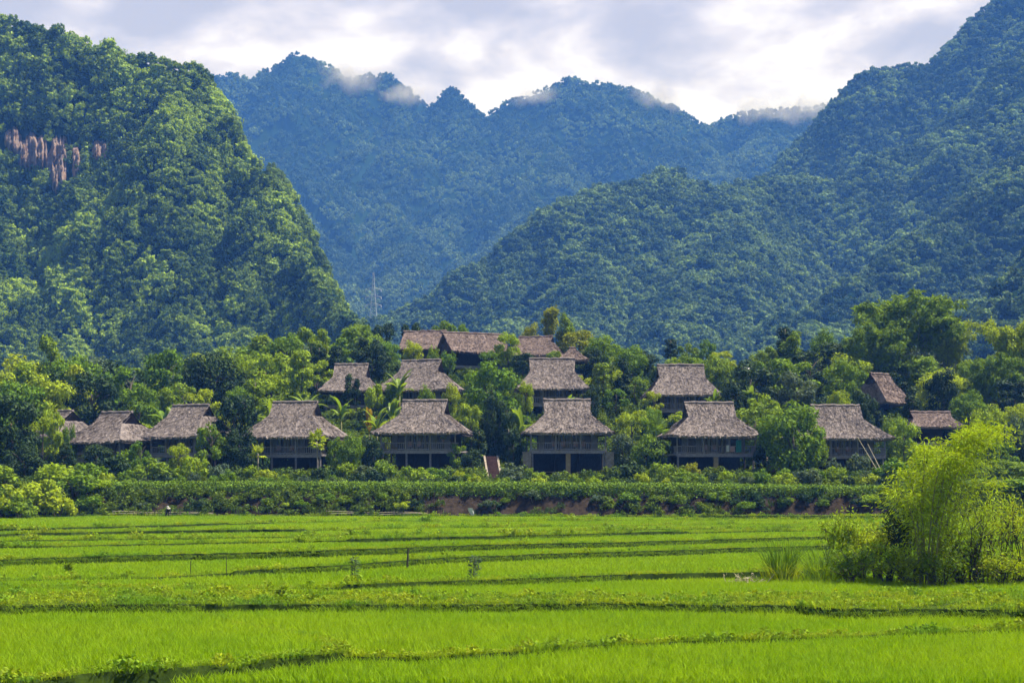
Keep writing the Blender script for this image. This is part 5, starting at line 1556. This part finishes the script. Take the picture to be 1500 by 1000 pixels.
def skin_body(name, joints, edges, mat, parent, sub=1):
    me = bpy.data.meshes.new(name); me.from_pydata([j[:3] for j in joints], edges, [])
    o = link(name, me, parent); me.materials.append(mat)
    md = o.modifiers.new('skin', 'SKIN')
    if not me.skin_vertices: me.skin_vertices.new()
    for k_, j in enumerate(joints):
        me.skin_vertices[0].data[k_].radius = (j[3], j[3] * (j[4] if len(j) > 4 else 1))
    me.skin_vertices[0].data[0].use_root = True
    md.use_smooth_shade = True
    s = o.modifiers.new('sub', 'SUBSURF'); s.levels = sub; s.render_levels = sub
    return o
def farmer():
    px = 245; d = DF(px) - 1.6; z = FZ(px, d) - .06
    r = thing('person', 'farmer in dark clothes and pale hat bending over the rice by the fence', 'person', (px2x(px, d), d, z), R(25))
    # bending forwards (towards -y), arms reaching down into the rice
    J = [(0, 0, .82, .15, .8), (0, -.16, .98, .14, .85), (0, -.36, 1.06, .15, .8), (0, -.50, 1.07, .06), (0, -.62, 1.05, .10),
         (.16, -.40, 1.03, .06), (.20, -.50, .78, .045), (.17, -.56, .52, .035), (.16, -.58, .42, .035),
         (-.16, -.40, 1.03, .06), (-.20, -.52, .78, .045), (-.14, -.60, .54, .035), (-.13, -.63, .44, .035),
         (.10, .02, .74, .10), (.12, -.05, .44, .07), (.12, .02, .06, .05), (.12, -.10, .02, .04),
         (-.10, .02, .74, .10), (-.13, -.04, .44, .07), (-.13, .04, .06, .05), (-.13, -.08, .02, .04)]
    E = [(0, 1), (1, 2), (2, 3), (3, 4), (2, 5), (5, 6), (6, 7), (7, 8), (2, 9), (9, 10), (10, 11), (11, 12), (0, 13), (13, 14), (14, 15), (15, 16), (0, 17), (17, 18), (18, 19), (19, 20)]
    skin_body('body', J, E, M['cloth'], r)
    h = MB(); n = 16
    c = np.array([0, -.66, 1.08]); axis = unit(np.array([0, -.45, .9])); a1 = unit(np.cross(axis, [1, 0, 0])); a2 = np.cross(axis, a1)
    rim = [c + 0.18 * (math.cos(t) * a1 + math.sin(t) * a2) for t in np.arange(n) * 2 * math.pi / n]
    h.add(np.array(rim + [c + axis * .13, c + axis * .02]), [[i, (i + 1) % n, n] for i in range(n)] + [[(i + 1) % n, i, n + 1] for i in range(n)])
    h.build('hat', M['straw'], r)
    bg = MB(); bg.tube([[0, -.06, 1.06], [0, -.20, 1.16], [0, -.34, 1.22]], [.10, .15, .10], 8); bg.build('jacket', M['greycloth'], r, True)
farmer()

def leaning_poles():
    for k_, (a, b_, lab) in enumerate((((1256, 640, 150.0), (1290, 697, 148.5), 'long dry bamboo pole leaning by the rightmost front row hut, upper one'), ((1271, 650, 150.2), (1296, 700, 148.7), 'shorter dry bamboo pole leaning beside the long one'))):
        p0, p1 = P(*a), P(*b_); r = thing('bamboo_pole', lab, 'pole', tuple(p1)); v = p0 - p1
        b = MB(); b.tube([v * q for q in (0, .25, .5, .75, 1)], [.055, .05, .045, .04, .03], 7); b.build('shaft', M['dry'], r)
        b = MB()
        for q in (.2, .4, .6, .8): b.tube([v * (q - .006), v * (q + .006)], .058 - .02 * q, 7)
        b.build('node', M['pole'], r)
leaning_poles()

def hut_by(ref):
    return next(h for h in HOUSES if h['ref'] == ref)
def on_deck(h, u, v):
    m = Matrix.Rotation(R(h['yaw']), 3, 'Z'); p = m @ Vector((u * h['bw'], v, 0)); rt = h['root'].location
    return (rt.x + p.x, rt.y + p.y, h['fz'])
def chair_parts(parent):
    b = MB(); b.box((0, 0, .42), (.26, .25, .03)); b.build('seat', M['rail'], parent)
    b = MB(); b.box((0, .25, .72), (.26, .025, .28)); b.build('backrest', M['rail'], parent)
    for sx in (-1, 1):
        for sy in (-1, 1):
            b = MB(); b.box((sx * .22, sy * .21, .2), (.025, .025, .2)); b.build('leg', M['rail'], parent)
    b = MB(); b.box((0, -.02, .49), (.23, .22, .035)); b.box((0, .20, .74), (.22, .03, .24)); b.build('cushion', M['pink'], parent)
first = None
def chair(ref, u, lab):
    global first
    h = hut_by(ref); t = thing('veranda_chair', lab, 'chair', on_deck(h, u, -h['bd'] + .95), R(h['yaw']), 'cushioned chairs on the verandas')
    if first is None:
        chair_parts(t); first = t
    else:
        for ch in first.children:
            c = ch.copy(); COL.objects.link(c); c.parent = t
for ref, us in (('hut with stone piers', (-.36, -.12, .20, .40)), ('hut with teal cloth', (-.22, .0)), ('hut left of the brick stairs', (-.25, -.02)), ('rightmost front row hut', (-.1, .15)), ('third front row hut from the left', (-.2, .15))):
    for k_, u in enumerate(us):
        chair(ref, u, '%s veranda chair from the left, %s' % (('first', 'second', 'third', 'fourth')[k_], ref))
def tables():
    for ref, u, lab in (('hut with stone piers', -.45, 'wooden table in the open store under the left half of the stone pier hut'), ('hut with stone piers', .42, 'wooden table in the open store under the right half of the stone pier hut'),
                        ('hut with teal cloth', .40, 'wooden table in the open store under the hut with teal cloth')):
        h = hut_by(ref); x, y, _ = on_deck(h, u, -h['bd'] + 1.1); z = h['root'].location.z + .05
        r = thing('wooden_table', lab, 'table', (x, y, z), R(h['yaw']))
        b = MB(); b.box((0, 0, .74), (.8, .4, .03)); b.build('table_top', M['tan'], r)
        for sx in (-1, 1):
            for sy in (-1, 1):
                b = MB(); b.box((sx * .7, sy * .32, .34), (.04, .04, .37)); b.build('leg', M['tan'], r)
tables()
def drying():
    h = hut_by('hut with teal cloth')
    x, y, z = on_deck(h, .55, -h['bd'] + .05)
    r = thing('drying_cloth', 'teal cloth hanging over the veranda railing of the front hut', 'cloth', (x, y, z))
    b = MB(); v = []
    for i in range(9):
        for j in range(6):
            v.append([(i / 8 - .5) * .6, -.07 - .03 * math.sin(i * 1.7), .15 + 1.35 * j / 5])
    v = np.array(v); f = [[i * 6 + j, i * 6 + 6 + j, i * 6 + 7 + j, i * 6 + j + 1] for i in range(8) for j in range(5)]
    b.add(np.concatenate([v, v + np.array([0, .02, 0])]), np.array(f + [[a + 54 for a in q[::-1]] for q in f])); b.build('cloth', M['teal'], r, True)
    for k_, (u, w_, hh, m, lab) in enumerate(((.28, .16, .75, 'white', 'white towel on the veranda railing left of the teal cloth'), (.40, .26, .6, 'pink', 'pink towel on the veranda railing next to the teal cloth'))):
        x, y, z = on_deck(h, u, -h['bd'] + .05); b = MB(); v = []
        for i in range(7):
            for j in range(4): v.append([(i / 6 - .5) * w_ * 2, -.06 - .025 * math.sin(i * 1.9), .2 + hh * j / 3])
        v = np.array(v); f = [[i * 4 + j, i * 4 + 4 + j, i * 4 + 5 + j, i * 4 + j + 1] for i in range(6) for j in range(3)]
        b.add(np.concatenate([v, v + np.array([0, .02, 0])]), np.array(f + [[a + 28 for a in q[::-1]] for q in f])); o = b.build('drying_towel', M[m], None, True); o.location = (x, y, z); tag(o, lab, 'towel')
drying()
def hanging_plant():
    h = hut_by('hut left of the brick stairs'); x, y, z = on_deck(h, .66, -h['bd'] - .12)
    r = thing('hanging_plant', 'yellow flowering pot plant on the veranda of the hut by the brick stairs', 'potted plant', (x, y, z + .9))
    b = MB(); b.tube([[0, 0, 0], [0, 0, .1], [0, 0, .28]], [.12, .16, .19], 10); b.build('pot', M['brick'], r)
    c = crown_mb(900, .36, .34, 9, 160, .16, .09, .2, z0=.2); c.build('leaves', M['gold'], r)
hanging_plant()
for lab, px, d, z0 in (('round golden potted bush under the veranda of the hut with teal cloth', 1014, 157, None), ('small round bush by the left stone pier', 776, 157.4, None)):
    plant('shrub', px, d, 672 if px > 900 else 681, 26 if px > 900 else 18, 'gold' if px > 900 else 'mid', lab)

# ---------------------------------------------------------------- power pylon far up the valley
def pylon():
    px, d = 547, 905.0; x = px2x(px, d); z = float(Z(np.array([x]), np.array([d]))[0])
    top = CAMH + (HORIZ - 399) / F * d; H = top - z
    r = thing('power_pylon', 'pale steel lattice pylon standing in front of the blue mountain', 'pylon', (x, d, z))
    b = MB(); wd = lambda q: 4.2 * (1 - q) ** 1.3 + .7
    lv = np.linspace(0, 1, 11)
    for sx in (-1, 1):
        for sy in (-1, 1):
            b.tube([[sx * wd(q) / 2, sy * wd(q) / 2, H * q] for q in lv], .10, 4)
    for q0, q1 in zip(lv[:-1], lv[1:]):
        a, c = wd(q0) / 2, wd(q1) / 2
        for s in (-1, 1):
            b.tube([[-a, s * a, H * q0], [c, s * c, H * q1]], .06, 4); b.tube([[a, s * a, H * q0], [-c, s * c, H * q1]], .06, 4)
            b.tube([[s * a, -a, H * q0], [s * c, c, H * q1]], .06, 4); b.tube([[s * a, a, H * q0], [s * c, -c, H * q1]], .06, 4)
    b.build('lattice', M['steel'], r)
    for zz in (HORIZ - 424, HORIZ - 435, HORIZ - 447):
        h = CAMH + zz / F * d - z; a = MB()
        a.tube([[-5.0, 0, h], [5.0, 0, h]], .2, 4); a.tube([[-5.0, 0, h], [0, 0, h + 1.6]], .12, 4); a.tube([[5.0, 0, h], [0, 0, h + 1.6]], .12, 4)
        arm = a.build('cross_arm', M['steel'], r)
        for s in (-1, 1):
            i = MB(); i.tube([[s * 4.9, 0, h], [s * 4.9, 0, h - .8], [s * 4.9, 0, h - 1.6]], [.25, .32, .25], 6); i.build('insulator', M['white'], arm)
pylon()

# ---------------------------------------------------------------- labels for the many plants
ORD = ['nearest', 'second nearest', 'third nearest', 'fourth nearest', 'fifth nearest', 'sixth nearest', 'seventh nearest', 'eighth nearest', 'ninth nearest', 'tenth nearest', 'eleventh nearest', 'twelfth nearest']
ANCH = [(h['px'], (h['rect'][1] + h['rect'][3]) / 2, h['d'], h['ref'], (h['rect'][2] - h['rect'][0]) / 2) for h in HOUSES]
ANCH += [(722, 685, 159, 'brick stairs', 8), (1136, 683, 159, 'grey stone stairs', 8), (245, 748, 140, 'bending farmer', 5), (690, 747, 144, 'white plastic sheet', 5), (1325, 480, 212, 'giant bamboo', 60)]
groups = {}
for p in PLANTS:
    if p['label']:
        continue
    cy = p['top'] + 12
    best = min(ANCH, key=lambda a: math.hypot(p['px'] - a[0], 1.4 * (cy - a[1])) if a[3] != 'giant bamboo' or p['key'] != 'bamboo' else 1e9)
    dx = p['px'] - best[0]; depth = p['d'] - best[2]
    side = '' if abs(dx) < best[4] else ('left of' if dx < 0 else 'right of')
    if side == '':
        rel = 'behind' if depth > 0 else 'in front of'
    else:
        rel = side if abs(depth) < 12 else ('uphill and ' if depth > 0 else 'downhill and ') + side
    p['dist'] = math.hypot(dx, cy - best[1])
    groups.setdefault((p['phrase'], rel, best[3]), []).append(p)
for (ph, rel, an), lst in groups.items():
    lst.sort(key=lambda q: q['dist'])
    for i, p in enumerate(lst):
        s = '%s %s the %s' % (ph, rel, an)
        if len(lst) > 1:
            s = ORD[min(i, 11)] + ' ' + s
        p['root']['label'] = ' '.join(s.split()[:16])
        p['root']['group'] = {'shrub': 'shrubs round the huts and the bank', 'banana': 'banana plants on the slope', 'bamboo': 'bamboo on the slope', 'plume': 'bamboo on the slope'}.get(p['key'], G_TREE)
print('plants', len(PLANTS))

# ---------------------------------------------------------------- cloud wisps clinging to the far ridge
def cloud_material():
    m, nt = new_mat('cloud_vapour')
    out = nn(nt, 'ShaderNodeOutputMaterial'); pv = nn(nt, 'ShaderNodeVolumePrincipled')
    pv.inputs['Color'].default_value = (0.97, 0.96, 0.98, 1)
    tc = nn(nt, 'ShaderNodeTexCoord'); no = nn(nt, 'ShaderNodeTexNoise')
    no.inputs['Scale'].default_value = 0.022; no.inputs['Detail'].default_value = 6; no.inputs['Roughness'].default_value = .6; no.inputs['Distortion'].default_value = .6
    geo = nn(nt, 'ShaderNodeNewGeometry'); nt.links.new(geo.outputs['Position'], no.inputs['Vector'])
    ln = nn(nt, 'ShaderNodeVectorMath', operation='LENGTH'); nt.links.new(tc.outputs['Object'], ln.inputs[0])
    fall = math_n(nt, 'SUBTRACT', 1.0, ln.outputs['Value'], True)
    a = math_n(nt, 'ADD', math_n(nt, 'MULTIPLY', fall, .85), math_n(nt, 'MULTIPLY', math_n(nt, 'SUBTRACT', no.outputs[0], .74), 1.7))
    den = math_n(nt, 'MULTIPLY', math_n(nt, 'MAXIMUM', a, 0.0), 0.075)
    nt.links.new(den, pv.inputs['Density']); nt.links.new(pv.outputs[0], out.inputs['Volume'])
    return m
CM = cloud_material()
for px, py, d, rx, rz, lab in ((512, 112, 1915, 44, 30, 'white cloud puff in the notch right of the highest blue peak'), (590, 140, 1915, 30, 16, 'thin cloud wisp on the ridge right of the largest puff'), (782, 142, 1900, 34, 14, 'thin cloud wisp over the left shoulder of the middle dome'),
                               (960, 145, 1900, 36, 18, 'cloud wisp on the right shoulder of the middle dome'), (1130, 165, 1920, 52, 22, 'broad cloud wisp along the low ridge at the right'), (1185, 160, 1930, 36, 18, 'cloud wisp where the low ridge meets the right mountain')):
    me = bpy.data.meshes.new('cloud'); import bmesh
    bm = bmesh.new(); bmesh.ops.create_icosphere(bm, subdivisions=3, radius=1.0); bm.to_mesh(me); bm.free()
    me.materials.append(CM); o = link('cloud', me); o.location = tuple(P(px, py, d)); o.scale = (rx * 1.9 / F * d, 70, rz * 2.1 / F * d)
    tag(o, lab, 'cloud', 'cloud wisps on the far ridge')

# ---------------------------------------------------------------- air
def haze():
    m, nt = new_mat('haze_air')
    out = nn(nt, 'ShaderNodeOutputMaterial'); pv = nn(nt, 'ShaderNodeVolumePrincipled')
    pv.inputs['Color'].default_value = (*HAZE_COLOR, 1); pv.inputs['Density'].default_value = HAZE_DENSITY
    pv.inputs['Absorption Color'].default_value = (1, 1, 1, 1)
    nt.links.new(pv.outputs[0], out.inputs['Volume'])
    b = MB(); b.box((0, 1000, 309), (1900, 1420, 311)); o = b.build('haze', m); tag(o, None, None, None, 'stuff')
haze()
